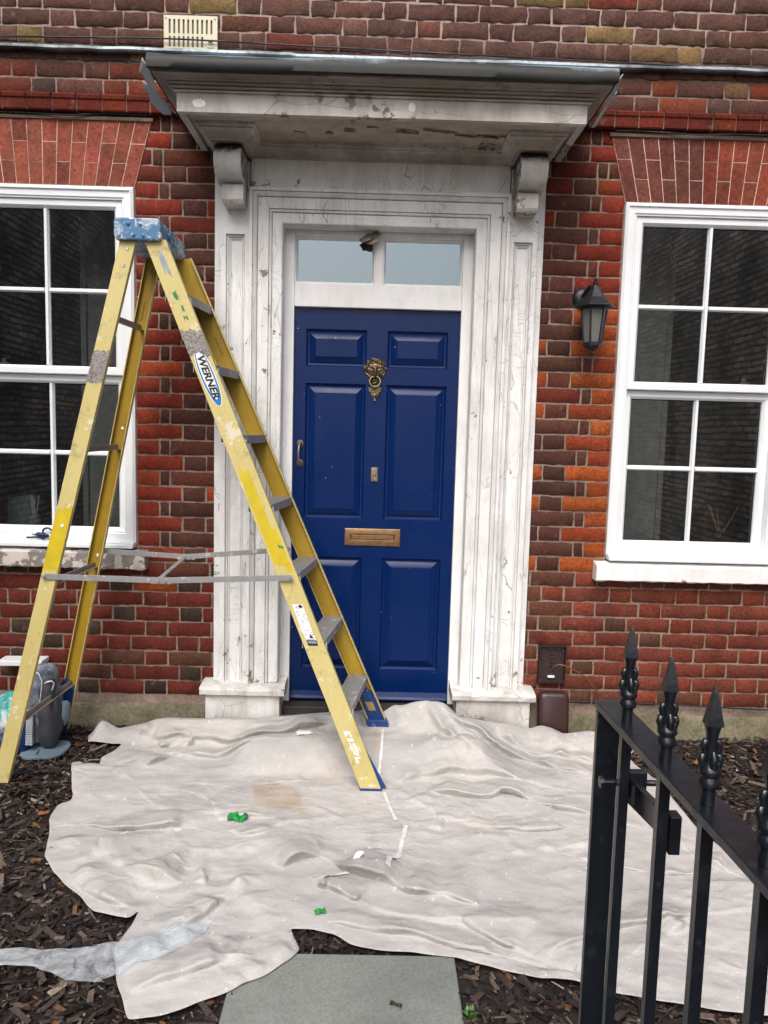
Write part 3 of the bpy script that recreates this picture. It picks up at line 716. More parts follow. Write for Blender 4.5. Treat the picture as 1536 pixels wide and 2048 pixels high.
# lead roof: a sheet sloping back to the wall with a rolled drip edge
mb = MB(); nx, ny = 70, 8; OV = .094
for a in range(nx+1):
    t = a/nx; x = -(A_+OV)+2*(A_+OV)*t
    w = .007*noise.noise((x*2.1, 0, 4)) + .003*noise.noise((x*7, 2, 4)); sag = -.006*math.sin(t*9)
    row = [(-P_-OV+.004, 2.9085), (-P_-OV-.002+w*.4, 2.900+sag*.6+w*.5), (-P_-OV-.010+w, 2.904+w*.5), (-P_-OV-.012+w*1.3, 2.926), (-P_-OV-.008+w*1.3, 2.950+w*.8+sag), (-P_-OV+.008+w, 2.962+w*.8+sag)]
    row += [(-P_-OV+.008+(P_+OV-.018)*s, 2.964+w*.6*(1-s)+(3.180-2.964)*s) for s in (.25, .5, .75, 1)]
    for y, z in row: mb.v.append((x, y, z))
m_ = 10
for a in range(nx):
    for j in range(m_-1): i = a*m_+j; mb.f.append((i, i+1, i+m_+1, i+m_))
lr = mb.build('lead_roof', M['lead_dark'], canopy, smooth=50)
mb = MB()   # sides of the roof
for sg in (-1, 1):
    x = sg*(A_+OV); n = 16
    i0 = len(mb.v)
    for q in range(n+1):
        s = q/n; y = -P_-OV+(P_+OV)*s; mb.v.append((x, y, 2.907)); mb.v.append((x+sg*.006, y, 2.93)); mb.v.append((x, y, 2.952+.228*s))
    for q in range(n):
        for j in (0, 1): mb.f.append((i0+q*3+j, i0+q*3+j+1, i0+q*3+4+j, i0+q*3+3+j))
islands(mb, 'roof_side', M['lead'], canopy, smooth=50)
mb = MB()   # crumpled lead welts hanging below both ends of the roof
WELT = [[(-.952, -.530, 2.945), (-.928, -.520, 2.915), (-.925, -.42, 2.86), (-.955, -.40, 2.885), (-.985, -.46, 2.925)],
        [(-.990, -.40, 2.915), (-.955, -.38, 2.900), (-.905, -.27, 2.862), (-.915, -.25, 2.840), (-.945, -.25, 2.838), (-.985, -.31, 2.868)],
        [(.955, -.535, 2.945), (.930, -.520, 2.915), (.925, -.42, 2.880), (.950, -.40, 2.905)], [(.965, -.41, 2.925), (.935, -.40, 2.900), (.905, -.26, 2.838), (.930, -.25, 2.850)]]
for wi, poly in enumerate(WELT):
    C_ = sum((Vector(p) for p in poly), Vector())/len(poly); i0 = len(mb.v); m = len(poly)*4
    rimp = [Vector(poly[q//4]).lerp(Vector(poly[(q//4+1) % len(poly)]), (q % 4)/4) for q in range(m)]
    for t in (1, .66, .33):
        for p in rimp:
            q = C_.lerp(p, t); w = noise.noise((q.x*30, q.y*14, q.z*30+wi)); mb.v.append(tuple(q+Vector((.006*w, -.010*w-.006*(1-t), .004*w))))
    mb.v.append(tuple(C_))
    for r_ in range(2):
        for q in range(m): mb.f.append((i0+r_*m+q, i0+r_*m+(q+1) % m, i0+(r_+1)*m+(q+1) % m, i0+(r_+1)*m+q))
    for q in range(m): mb.f.append((i0+2*m+q, i0+2*m+(q+1) % m, i0+3*m))
islands(mb, 'lead_welt', M['lead_light'], canopy, 50, thick=.003)
# loose paint on the soffit
mb = MB(); rs = random.Random(5)
for (x, y, w) in [(-.36, -.23, .05), (-.23, -.225, .035), (-.14, -.265, .05), (-.04, -.30, .05), (.11, -.27, .10), (.21, -.295, .07), (.28, -.275, .10), (.37, -.235, .11), (.46, -.235, .10), (.53, -.25, .05)]:
    flake(mb, (x, y, 2.7925), w, rs.uniform(.014, .026), rs.uniform(.006, .016), rs.uniform(0, 90), ax=(math.cos(rs.uniform(-.3, .3)), .2, 0), up=(0, rs.choice((1, 1, -1)), 0), out=(0, 0, -1))
islands(mb, 'paint_flake', M['paint_soffit'], canopy, 70, thick=.0015)
mb = MB(); rs = random.Random(8)    # bare filler patches on the fascia
for x, z, w, h in ((-.748, 2.812, .055, .034), (.120, 2.822, .030, .036)):
    pts = [(x+w/2*math.cos(a)*(1+.25*noise.noise((a, x, 1))), z+h/2*math.sin(a)*(1+.25*noise.noise((a*2, x, 5)))) for a in np.linspace(0, 2*math.pi, 15)[:-1]]
    mb.prism(pts, lambda a, b, t: (a, t, b), -P_+.002, -P_-.0012)
islands(mb, 'filler_patch', m_plain('white_filler', (.82, .81, .78), .7), canopy)

# ------------------------------------------------------------------ ground, path, mulch
k = NT('dark_soil'); a = k.noise(30, 6, .7); M['soil'] = k.out(k.mix(a, (.010, .008, .007), (.040, .030, .024)), .95); k.bump(a, 1, .02)
mb = MB(); mb.quad((-40, -60, -.012), (40, -60, -.012), (40, .02, -.012), (-40, .02, -.012))
tag(mb.build('ground', M['soil']), kind='structure')
k = NT('grey_concrete_paving'); a = k.noise(3, 6, .6); b = k.noise(110, 5, .75)
c = k.mix(k.ramp(a, (.35, 0), (.68, 1)), (.165, .185, .165), (.245, .262, .240)); c = k.mix(1, c, k.ramp(b, (.3, .72), (.65, 1.12)), 'MULTIPLY')
c = k.mix(k.ramp(k.noise(7, 5, .7), (.62, 0), (.74, .5)), c, (.10, .105, .08)); M['slab'] = k.out(c, .9); k.bump(b, .35, .003)
mb = MB(); mb.box(-.352, .272, -2.30, -1.685, -.05, .012); mb.box(-.350, .270, -2.925, -2.312, -.05, .010)
tag(mb.build('path', M['slab'], bevel=.006), kind='structure')
mb = MB(); mb.box(-.55, .55, -.36, .045, -.1, .080); tag(mb.build('doorstep', M['slab'], bevel=.01), kind='structure')

BX = [-1.357, -1.282, -1.206, -1.097, -0.971, -0.862, -0.644, -0.435, -0.181, 0.076, 0.156, 0.24, 0.301, 0.372, 0.442, 0.585, 0.794, 0.849, 0.904, 0.957, 1.09]
BZ = [-0.015, 0.1, 0.046, 0.071, 0.107, 0.104, 0.109, 0.112, 0.14, 0.176, 0.193, 0.213, 0.219, 0.206, 0.15, 0.123, 0.092, 0.111, 0.095, 0.07, 0.089]
OUT= [(-0.971, -0.13), (-0.862, -0.13), (-0.644, -0.13), (-0.434, -0.137), (-0.181, -0.13), (0.076, -0.13), (0.156, -0.13), (0.24, -0.13), (0.301, -0.13), (0.372, -0.13), (0.442, -0.13), (0.585, -0.13), (0.794, -0.13), (0.849, -0.13), (0.904, -0.13), (0.957, -0.13), (1.09, -0.13), (1.207, -0.227), (1.273, -0.452), (1.279, -0.759), (1.282, -0.968), (1.33, -1.155), (1.421, -1.289), (1.442, -1.491), (1.287, -1.761), (1.101, -1.901), (1.019, -1.894), (0.873, -1.868), (0.706, -1.833), (0.599, -1.792), (0.505, -1.779), (0.399, -1.745), (0.279, -1.701), (0.147, -1.681), (0.049, -1.677), (-0.034, -1.649), (-0.078, -1.606), (-0.152, -1.587), (-0.212, -1.587), (-0.192, -1.632), (-0.176, -1.675), (-0.196, -1.72), (-0.271, -1.791), (-0.366, -1.859), (-0.444, -1.91), (-0.514, -1.939), (-0.575, -1.954), (-0.628, -1.856), (-0.658, -1.796), (-0.702, -1.684), (-0.694, -1.638), (-0.681, -1.584), (-0.684, -1.512), (-0.704, -1.551), (-0.757, -1.538), (-0.819, -1.525), (-0.919, -1.421), (-0.976, -1.376), (-1.035, -1.311), (-1.098, -1.226), (-1.126, -1.126), (-1.192, -0.953), (-1.2, -0.86), (-1.164, -0.833), (-1.176, -0.776), (-1.243, -0.621), (-1.303, -0.457), (-1.269, -0.455), (-1.243, -0.494), (-1.174, -0.489), (-1.187, -0.429), (-1.156, -0.363), (-1.142, -0.266), (-1.172, -0.275), (-1.301, -0.267), (-1.343, -0.164), (-1.312, -0.13), (-1.282, -0.13), (-1.206, -0.13), (-1.097, -0.13)]
FOLD={
 'a': [(-0.281, -1.272), (-0.222, -1.182), (-0.151, -1.174), (-0.084, -1.241), (-0.007, -1.296), (0.102, -1.343), (0.14, -1.38), (0.232, -1.399), (0.29, -1.402), (0.384, -1.446)] ,
 'b': [(-0.158, -1.304), (-0.136, -1.373), (-0.104, -1.371), (-0.004, -1.444)] ,
 'b2': [(-0.406, -1.337), (-0.355, -1.446), (-0.245, -1.565)] ,
 'c1': [(0.027, -1.463), (0.12, -1.512), (0.235, -1.528), (0.372, -1.533), (0.555, -1.547)] ,
 'c2': [(0.309, -1.529), (0.418, -1.627), (0.522, -1.701), (0.608, -1.756)] ,
 'd1': [(0.296, -0.172), (0.348, -0.279), (0.494, -0.488)] ,
 'd2': [(0.326, -0.154), (0.446, -0.24), (0.634, -0.288), (0.785, -0.392), (0.982, -0.511)] ,
 'd3': [(0.396, -0.264), (0.498, -0.375), (0.627, -0.266)] ,
 'd4': [(0.585, -0.218), (0.827, -0.208), (1.034, -0.251)] ,
 'e': [(0.249, -0.69), (0.383, -0.704), (0.53, -0.732), (0.569, -0.642), (0.724, -0.759), (0.889, -0.851), (1.095, -0.956)] ,
 'f': [(0.526, -1.137), (0.603, -1.113), (0.788, -1.079), (0.947, -1.0)] ,
 'g': [(-0.956, -1.119), (-0.818, -1.278), (-0.715, -1.345), (-0.597, -1.347), (-0.514, -1.327)] ,
 'g2': [(-1.09, -1.115), (-1.013, -1.176), (-0.941, -1.297), (-0.825, -1.459)] ,
 'h': [(-1.107, -0.508), (-0.988, -0.636), (-0.858, -0.813), (-0.762, -0.904)] ,
 'h2': [(-1.182, -0.842), (-1.07, -0.771), (-0.918, -0.806)] ,
 'i': [(-0.693, -1.134), (-0.635, -1.247), (-0.538, -1.305)] ,
 'j': [(-0.55, -0.949), (-0.441, -0.92), (-0.322, -0.946)] ,
 'j2': [(-0.493, -1.013), (-0.412, -1.083), (-0.309, -0.976)] ,
 'k': [(-0.418, -1.228), (-0.415, -1.186), (-0.395, -1.144)] ,
 'k2': [(-0.402, -1.446), (-0.399, -1.337), (-0.411, -1.228)] ,
 'l': [(-1.021, -0.247), (-0.939, -0.248), (-0.815, -0.247), (-0.685, -0.238), (-0.472, -0.39), (-0.268, -0.269), (-0.129, -0.23)] ,
 'l2': [(-0.966, -0.192), (-0.754, -0.178), (-0.41, -0.255), (-0.203, -0.196)] ,
 'm': [(-1.079, -0.19), (-0.972, -0.231), (-0.932, -0.308)] ,
 'm2': [(-0.816, -0.243), (-0.876, -0.414), (-0.961, -0.522)] ,
 'n': [(-0.594, -0.472), (-0.423, -0.495), (-0.249, -0.481), (-0.097, -0.438)] ,
 'n2': [(-0.922, -0.625), (-0.754, -0.657), (-0.484, -0.654), (-0.237, -0.603), (-0.069, -0.549)] ,
 'o': [(1.024, -0.536), (1.102, -0.881), (1.202, -1.16), (1.324, -1.279)] ,
 'p': [(0.726, -1.715), (0.92, -1.579), (1.135, -1.397)] ,
 'q': [(-0.645, -1.811), (-0.601, -1.688), (-0.473, -1.62), (-0.402, -1.446)] ,
 'r': [(-0.366, -1.859), (-0.275, -1.761), (-0.194, -1.686)] ,
}
SEAM1 = [(0.074, -0.282), (0.067, -0.456), (0.055, -0.585)]
SEAM2 = [(0.078, -0.718), (0.1, -0.845), (0.122, -0.939)]
SEAM3 = [(0.159, -0.975), (0.138, -1.102), (0.124, -1.213), (0.09, -1.261), (0.084, -1.334)]
STAIN = [(-0.484, -0.654), (-0.394, -0.628), (-0.271, -0.69), (-0.227, -0.905), (-0.33, -0.882), (-0.435, -0.833)]
PTOP = [(-1.085, -1.739), (-1.009, -1.725), (-0.929, -1.717), (-0.819, -1.712), (-0.71, -1.68), (-0.582, -1.6), (-0.442, -1.56)]
PBOT = [(-1.058, -1.791), (-0.978, -1.789), (-0.884, -1.787), (-0.784, -1.833), (-0.701, -1.843), (-0.648, -1.802), (-0.544, -1.74), (-0.469, -1.641)]
MISC = [(-0.482, -0.959), (-0.127, -1.515), (-0.286, -0.368), (-0.519, -0.572), (-0.166, -0.551)]
BX = np.array(BX); BZ = np.array(BZ)
def terrain(x, y):
    step = .10*sstep(-.60, -.40, y)*(1-sstep(.45, .7, np.abs(x))); base = .015+step
    return base + np.maximum(0, np.interp(x, BX, BZ)-base)*sstep(-.30, -.14, y)
# densified, slightly ragged outline
out = []
for i in range(len(OUT)):
    a, b = Vector(OUT[i]), Vector(OUT[(i+1) % len(OUT)]); n = max(1, int((b-a).length/.016))
    for q in range(n):
        p = a.lerp(b, q/n); w = 0 if p.y > -.16 else .007
        out.append((p.x + w*noise.noise((p.x*13, p.y*13, 1)), p.y + w*noise.noise((p.x*13, p.y*13, 7))))
OA = np.array(out)
def inside(px, py, poly):
    r = np.zeros(px.shape, bool); j = len(poly)-1
    for i in range(len(poly)):
        xi, yi = poly[i]; xj, yj = poly[j]
        if yi != yj: r ^= ((yi > py) != (yj > py)) & (px < (xj-xi)*(py-yi)/(yj-yi)+xi)
        j = i
    return r
def dist_poly(px, py, pts, closed=True):
    """distance to a polyline, and the side (+1 = nearer the viewer than the line)"""
    best = np.full(px.shape, 9e9); side = np.zeros(px.shape); tt = np.zeros(px.shape); n = len(pts)
    for i in range(n if closed else n-1):
        ax, ay = pts[i]; bx, by = pts[(i+1) % n]; dx, dy = bx-ax, by-ay; L = dx*dx+dy*dy+1e-12
        t = np.clip(((px-ax)*dx+(py-ay)*dy)/L, 0, 1); ex, ey = px-ax-t*dx, py-ay-t*dy; d = np.hypot(ex, ey)
        s = np.sign(dx*ey-dy*ex)*(-1 if dx > 0 or (dx == 0 and dy > 0) else 1)
        m = d < best; best[m] = d[m]; side[m] = s[m]; tt[m] = (i+t[m])/max(1, n-1)
    return best, side, tt
# name: (height, width far side, width near side)
FP = {'a': (.050, .10, .015), 'b': (.034, .05, .013), 'b2': (.022, .06, .03), 'c1': (.020, .06, .02), 'c2': (.034, .08, .013), 'd1': (.036, .05, .018), 'd2': (.042, .06, .016),
      'd3': (.020, .03, .015), 'd4': (.018, .05, .02), 'e': (.036, .09, .014), 'f': (.014, .06, .03), 'g': (.044, .10, .026), 'g2': (.012, .06, .03), 'h': (.014, .07, .016), 'h2': (.008, .06, .02),
      'i': (.010, .06, .02), 'j': (.016, .06, .012), 'j2': (.016, .035, .014), 'k': (.007, .03, .012), 'k2': (.014, .05, .02), 'l': (.040, .055, .012), 'l2': (.016, .03, .02), 'm': (.024, .08, .016),
      'm2': (.030, .06, .012), 'n': (.012, .05, .012), 'n2': (.012, .05, .014), 'o': (.026, .07, .016), 'p': (.024, .07, .018), 'q': (.022, .06, .03), 'r': (.028, .05, .03)}
MORE = {'s1': ([(-1.10, -.98), (-.86, -1.04), (-.64, -1.00), (-.50, -1.06)], .026, .09, .014), 's2': ([(-.62, -1.86), (-.46, -1.76), (-.30, -1.67)], .022, .06, .016), 's3': ([(-.58, -1.64), (-.46, -1.52), (-.43, -1.36)], .024, .07, .016),
        's4': ([(.50, -1.70), (.74, -1.56), (1.05, -1.47), (1.3, -1.44)], .026, .09, .016), 's5': ([(.35, -.93), (.62, -.99), (.95, -.92)], .020, .09, .014), 's6': ([(-.95, -.36), (-.62, -.44), (-.32, -.40)], .022, .07, .013),
        's7': ([(.10, -.62), (.34, -.53), (.62, -.55), (.9, -.66)], .024, .08, .014), 's8': ([(-.14, -1.54), (.14, -1.60), (.42, -1.68), (.6, -1.77)], .024, .05, .012), 's9': ([(-1.0, -1.36), (-.8, -1.46), (-.62, -1.52)], .024, .07, .014),
        't1': ([(.62, -.20), (.80, -.30), (1.10, -.36)], .026, .06, .014), 't2': ([(.18, -.75), (.30, -.86), (.28, -1.0)], .016, .06, .014), 't3': ([(.75, -1.15), (.95, -1.25), (1.25, -1.22)], .024, .09, .014), 't4': ([(-.76, -.70), (-.60, -.80), (-.56, -.92)], .018, .06, .014)}
for kk, (pts, H, a, b) in MORE.items(): FOLD[kk] = pts; FP[kk] = (H, a, b)
def smooth_line(p, it=2):
    for _ in range(it):
        q = [p[0]]
        for a, b in zip(p, p[1:]): q += [(a[0]*.75+b[0]*.25, a[1]*.75+b[1]*.25), (a[0]*.25+b[0]*.75, a[1]*.25+b[1]*.75)]
        p = q+[p[-1]]
    return p
FL = {kk: smooth_line(v) for kk, v in FOLD.items()}
def ridged(x, y, s, seed):
    return 1-abs(noise.noise((x*s, y*s, seed)))*2
LAP = {'o': .7, 'p': .6, 'f': .7, 'c1': .7, 'd4': .7, 'a': .9, 'b': .8, 'c2': 1.1, 'd1': .8, 'd2': .9, 'd3': .8, 'e': .9, 'l': 1.0, 'm': .8, 'm2': 1.0, 'j': .8, 'j2': .7, 'h': .8, 'n2': .7, 'g': .35, 'i': .5}
def dense(p):
    P = []
    for a, b in zip(p, p[1:]):
        n = max(1, int(math.hypot(b[0]-a[0], b[1]-a[1])/.016))
        P += [(a[0]+(b[0]-a[0])*q/n, a[1]+(b[1]-a[1])*q/n) for q in range(n)]
    P.append(p[-1])
    return [(a+.014*noise.noise((a*7, b*7, 3)), b+.014*noise.noise((a*7, b*7, 8))) for a, b in P]
FL = {kk: dense(v) for kk, v in FL.items()}
LAP.update({kk: .75 for kk in MORE})
def cloth_h(x, y):
    """height of the cloth over the ground, and how far each fold leans towards the viewer"""
    h = np.zeros(x.shape); lean = np.zeros(x.shape)
    for kk, (H, wf, wn) in FP.items():
        d, s, t = dist_poly(x, y, FL[kk], False)
        fade = sstep(0, .3, np.minimum(t, 1-t)*2)
        fade = fade*np.clip(.72+1.5*np.array([noise.noise((v*5.5, len(kk), ord(kk[0])*.37)) for v in t]), .25, 1.3)
        p = H*1.12*fade*np.where(s < 0, np.exp(-(d/(wf*1.25))**1.25), np.exp(-(d/(wn*.9))**2)); h += p
        if kk in LAP: lean += LAP[kk]*1.15*p*np.where(s < 0, np.exp(-(d/(wf*.5))**2), 1.0)
    N = lambda fx, fy, sd: np.array([noise.noise((a*fx, b*fy, sd)) for a, b in zip(x, y)])
    wa, wb = .05*N(4, 4, 51), .05*N(4, 4, 57); x, y = x+wa, y+wb
    n1 = N(2.4, 3.2, 2); n5 = N(5.5, 7, 22); r2 = 1-np.abs(N(3.1, 5.2, 5))*2; r3 = 1-np.abs(N(6, 11, 15))*2
    msk = np.clip(.5+1.4*N(1.7, 2.1, 31), 0, 1)
    return h + .022*(n1+.5) + .008*n5 + .014*np.maximum(0, r2)**6*msk + .006*np.maximum(0, r3)**6*(1-.6*msk) + .0007*N(40, 40, 3), lean
sp = .0135
gx, gy = np.meshgrid(np.arange(OA[:, 0].min(), OA[:, 0].max(), sp), np.arange(OA[:, 1].min(), OA[:, 1].max(), sp))
gx = gx.ravel() + rng.uniform(-.3, .3, gx.size)*sp; gy = gy.ravel() + rng.uniform(-.3, .3, gy.size)*sp
ok = inside(gx, gy, out); gx, gy = gx[ok], gy[ok]
de, _, _ = dist_poly(gx, gy, out); ok = de > sp*.55; gx, gy = gx[ok], gy[ok]
ex, ey = [], []      # extra rows of points that follow every fold, so that its lip is drawn cleanly
for kk in LAP:
    L_ = FL[kk]
    for i in range(len(L_)-1):
        (ax, ay), (bx, by) = L_[i], L_[i+1]; l = math.hypot(bx-ax, by-ay)+1e-9; nx_, ny_ = (by-ay)/l, -(bx-ax)/l
        if ny_ > 0: nx_, ny_ = -nx_, -ny_
        for f_ in (0, .5):
            for o_ in (-.012, -.006, 0, .0035, .007, .0105, .014, .018, .023): ex.append(ax+(bx-ax)*f_+nx_*o_); ey.append(ay+(by-ay)*f_+ny_*o_)
ex, ey = np.array(ex), np.array(ey); ok = inside(ex, ey, out); de, _, _ = dist_poly(ex, ey, out); ok &= de > .008; ex, ey = ex[ok], ey[ok]
ok = np.ones(len(gx), bool)
for kk in LAP:
    d, _, _ = dist_poly(gx, gy, FL[kk], False); ok &= d > .022
gx, gy = np.r_[gx[ok], ex], np.r_[gy[ok], ey]
no = len(out); co2 = [Vector(p) for p in out] + [Vector((a, b)) for a, b in zip(gx, gy)]
vo, eo, fo_, *_ = delaunay_2d_cdt(co2, [(i, (i+1) % no) for i in range(no)], [], 0, 1e-6)
X = np.array([v.x for v in vo]); Y = np.array([v.y for v in vo])
fc = np.array([f for f in fo_ if len(f) == 3]); cen = inside(X[fc].mean(1), Y[fc].mean(1), out); fc = fc[cen]
de, _, _ = dist_poly(X, Y, out)
edge = sstep(0, .07, de)
ed_n = np.array([noise.noise((a*4.5, b*4.5, 12)) for a, b in zip(X, Y)])
hh, lean = cloth_h(X, Y); Z = terrain(X, Y) + hh*(.25+.75*edge) + (1-edge)*np.maximum(0, ed_n)*.030
# rolled hem towards the viewer: cloth edge is doubled over
Z += .007*np.exp(-((de-.022)/.012)**2)*sstep(-1.2, -1.5, Y)
Z = np.maximum(Z, .008)
for fx, fy in ((.026, -.71), (.054, -.215)):     # the ladder's feet press the cloth flat
    r = np.hypot(X-fx, Y-fy); w = 1-sstep(.045, .11, r); lean *= 1-w; tgt = .020 if fy < -.5 else .118; Z = Z*(1-w)+tgt*w
Yd = Y - lean*edge*sstep(-.13, -.2, Y); Yd = np.where(Y > -.16, np.minimum(Yd, -.135), Yd)
def relax(X, Y, Z, tri, its=420, slack=1.018):
    """let the sheet settle: edges a little too long for the space they have, so that it buckles into creases"""
    E = np.concatenate([tri[:, [0, 1]], tri[:, [1, 2]], tri[:, [2, 0]]]); opp = np.concatenate([tri[:, 2], tri[:, 0], tri[:, 1]])
    Es = np.sort(E, 1); key = Es[:, 0]*len(X)+Es[:, 1]; o_ = np.argsort(key, kind='stable'); ks = key[o_]; same = np.nonzero(ks[1:] == ks[:-1])[0]
    Bd = np.stack([opp[o_[same]], opp[o_[same+1]]], 1); E = Es[np.unique(key, return_index=True)[1]]
    P = np.stack([X, Y, Z], 1); P0 = P.copy(); n = len(P); r = np.random.default_rng(3)
    sl = 1 + (slack-1)*np.clip(.42 + 2.3*np.array([noise.noise((a*1.5, b*1.9, 77)) for a, b in zip(X, Y)]), .0, 1.8)
    aniso = lambda C: np.abs(P0[C[:, 0], 1]-P0[C[:, 1], 1])/(np.linalg.norm(P0[C[:, 0]]-P0[C[:, 1]], axis=1)+1e-9)
    LE = np.linalg.norm(P0[E[:, 0]]-P0[E[:, 1]], axis=1)*(1+(sl[E].mean(1)-1)*(.7+.5*aniso(E)))
    LB = np.linalg.norm(P0[Bd[:, 0]]-P0[Bd[:, 1]], axis=1)*(1+(sl[Bd].mean(1)-1)*(.7+.5*aniso(Bd)))
    C = np.concatenate([E, Bd]); L = np.r_[LE, LB]; K = np.r_[np.full(len(LE), 1.), np.full(len(LB), .5)]
    i, j = C[:, 0], C[:, 1]; cnt = np.bincount(i, K, n)+np.bincount(j, K, n)
    P[:, 2] += .006*np.array([noise.noise((a*4.5+b*2, b*7-a, 41)) for a, b in zip(X, Y)]); V = np.zeros_like(P)
    for it in range(its):
        Q = P + .86*V; Q[:, 2] -= .00016
        for _ in range(2):
            d = Q[i]-Q[j]; l = np.linalg.norm(d, axis=1)+1e-9; c = (.5*K*(l-L)/l)[:, None]*d
            for a in range(3): Q[:, a] += 1.5*(np.bincount(j, c[:, a], n)-np.bincount(i, c[:, a], n))/cnt
        Q[:, :2] += .05*(P0[:, :2]-Q[:, :2]); Q[:, 2] += .011*(P0[:, 2]-Q[:, 2])
        f = terrain(Q[:, 0], Q[:, 1])*.9; f = np.where(Q[:, 1] < -.5, .017, f-.01); Q[:, 2] = np.maximum(Q[:, 2], f); Q[:, 1] = np.where(Y > -.16, np.minimum(Q[:, 1], -.134), Q[:, 1])
        V = Q-P; P = Q
    return P
RP = relax(X, Yd, Z, fc); X, Yd, Z = RP[:, 0], RP[:, 1], RP[:, 2]
for _ in range(3):     # take the needle points off
    nb = np.zeros(len(X)); ct = np.zeros(len(X))
    for a, b in ((0, 1), (1, 2), (2, 0)):
        nb += np.bincount(fc[:, a], Z[fc[:, b]], len(X)) + np.bincount(fc[:, b], Z[fc[:, a]], len(X)); ct += np.bincount(fc[:, a], minlength=len(X)) + np.bincount(fc[:, b], minlength=len(X))
    av = nb/np.maximum(ct, 1); Z = np.where(Z > av, Z + .55*(av-Z), Z)
for fx, fy in ((.026, -.71), (.054, -.215)):
    r = np.hypot(X-fx, Yd-fy); w = 1-sstep(.045, .10, r); tgt = .020 if fy < -.5 else .118; Z = Z*(1-w)+tgt*w
def cloth_z(x, y):
    d = (X-x)**2+(Y-y)**2; i = np.argsort(d)[:6]; w = 1/(d[i]+1e-7); return float((Z[i]*w).sum()/w.sum())
me = bpy.data.meshes.new('drop_cloth'); me.from_pydata(np.stack([X, Yd, Z], 1).tolist(), [], fc.tolist()); me.update()
stain = np.zeros((len(X), 4), np.float32)
def blob(poly, ch, soft=.02, amp=1.):
    d, _, _ = dist_poly(X, Y, poly); ins = inside(X, Y, poly); sd = np.where(ins, d, -d) + .012*np.array([noise.noise((a*22, b*22, 4)) for a, b in zip(X, Y)])
    stain[:, ch] = np.maximum(stain[:, ch], amp*sstep(-.004, soft, sd))
blob(STAIN, 0, .012); blob([(-.30, -.62), (-.16, -.50), (-.02, -.40), (.01, -.47), (-.12, -.60), (-.24, -.70)], 0, .03, .55)
blob([(.02, -.27), (.07, -.27), (.065, -.47), (.0, -.50)], 0, .03, .8)
blob([(-.40, -.36), (-.05, -.30), (.05, -.5), (-.2, -.56)], 1, .12, .8); blob([(.2, -.45), (.55, -.55), (.62, -.75), (.3, -.66)], 1, .12, .6)
blob([(.12, -1.02), (.4, -1.02), (.72, -1.12), (.7, -1.42), (.3, -1.36), (.16, -1.22)], 1, .15, .55); blob([(-.02, -.96), (.06, -1.0), (.07, -1.22), (.02, -1.24)], 1, .04, .9); blob([(-.10, -1.23), (.06, -1.29), (.05, -1.33), (-.1, -1.27)], 1, .02, 1.)
blob([(.30, -.93), (.5, -.95), (.56, -1.02), (.36, -1.03)], 0, .04, .35); blob([(.36, -1.0), (.56, -.99), (.55, -1.04), (.4, -1.05)], 1, .02, .9)
blob([(-.40, -1.63), (-.34, -1.60), (-.34, -1.70), (-.39, -1.71)], 1, .01, 1.2); blob([(-1.0, -.75), (-.75, -.85), (-.7, -1.0), (-.95, -.95)], 1, .15, .5)
blob([(-1.05, -.45), (-.7, -.42), (-.55, -.6), (-.9, -.66)], 1, .15, .55)
at = me.color_attributes.new('Stain', 'FLOAT_COLOR', 'POINT'); stain[:, 3] = 1; at.data.foreach_set('color', stain.ravel())
k = NT('paint_spotted_canvas'); st = k.n('SeparateColor'); k.put(st.inputs[0], k.attr('Stain'))
a = k.noise(4, 6, .65); b = k.noise(22, 5, .65); weave = k.noise(420, 2)
c = k.mix(k.ramp(a, (.36, 0), (.66, 1)), (.515, .503, .482), (.45, .438, .418))
c = k.mix(k.ramp(b, (.5, 0), (.74, .5)), c, (.42, .405, .39)); c = k.mix(1, c, k.ramp(weave, (.3, .9), (.7, 1.08)), 'MULTIPLY')
c = k.mix(k.math('MULTIPLY', st.outputs[1], k.ramp(k.noise(14, 5, .7), (.34, .1), (.62, .85))), c, (.31, .305, .295))
c = k.mix(k.math('MULTIPLY', st.outputs[0], k.ramp(k.noise(9, 4), (.3, .25), (.6, .7))), c, (.40, .30, .205))
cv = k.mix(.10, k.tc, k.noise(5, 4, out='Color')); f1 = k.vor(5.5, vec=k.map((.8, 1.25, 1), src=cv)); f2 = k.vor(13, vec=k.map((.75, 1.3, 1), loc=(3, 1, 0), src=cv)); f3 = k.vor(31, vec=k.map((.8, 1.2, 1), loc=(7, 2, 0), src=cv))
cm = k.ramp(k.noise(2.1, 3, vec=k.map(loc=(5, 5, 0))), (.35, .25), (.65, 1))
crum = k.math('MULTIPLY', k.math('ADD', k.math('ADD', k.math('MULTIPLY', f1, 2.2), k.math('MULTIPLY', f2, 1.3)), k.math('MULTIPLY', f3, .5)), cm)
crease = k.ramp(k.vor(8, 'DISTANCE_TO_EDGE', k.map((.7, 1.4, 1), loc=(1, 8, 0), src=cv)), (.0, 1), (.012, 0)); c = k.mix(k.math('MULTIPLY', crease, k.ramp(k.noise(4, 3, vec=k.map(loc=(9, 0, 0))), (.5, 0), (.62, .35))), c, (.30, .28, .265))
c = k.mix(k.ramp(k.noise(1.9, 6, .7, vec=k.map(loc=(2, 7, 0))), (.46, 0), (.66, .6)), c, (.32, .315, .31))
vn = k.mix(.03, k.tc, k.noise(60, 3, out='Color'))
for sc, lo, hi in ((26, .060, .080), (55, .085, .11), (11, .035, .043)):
    c = k.mix(k.math('MULTIPLY', k.ramp(k.vor(sc, vec=vn), (lo, 1), (hi, 0)), k.ramp(k.noise(2.6, 3, vec=k.map(loc=(sc, 0, 0))), (.47, 0), (.55, 1))), c, (.78, .78, .78))
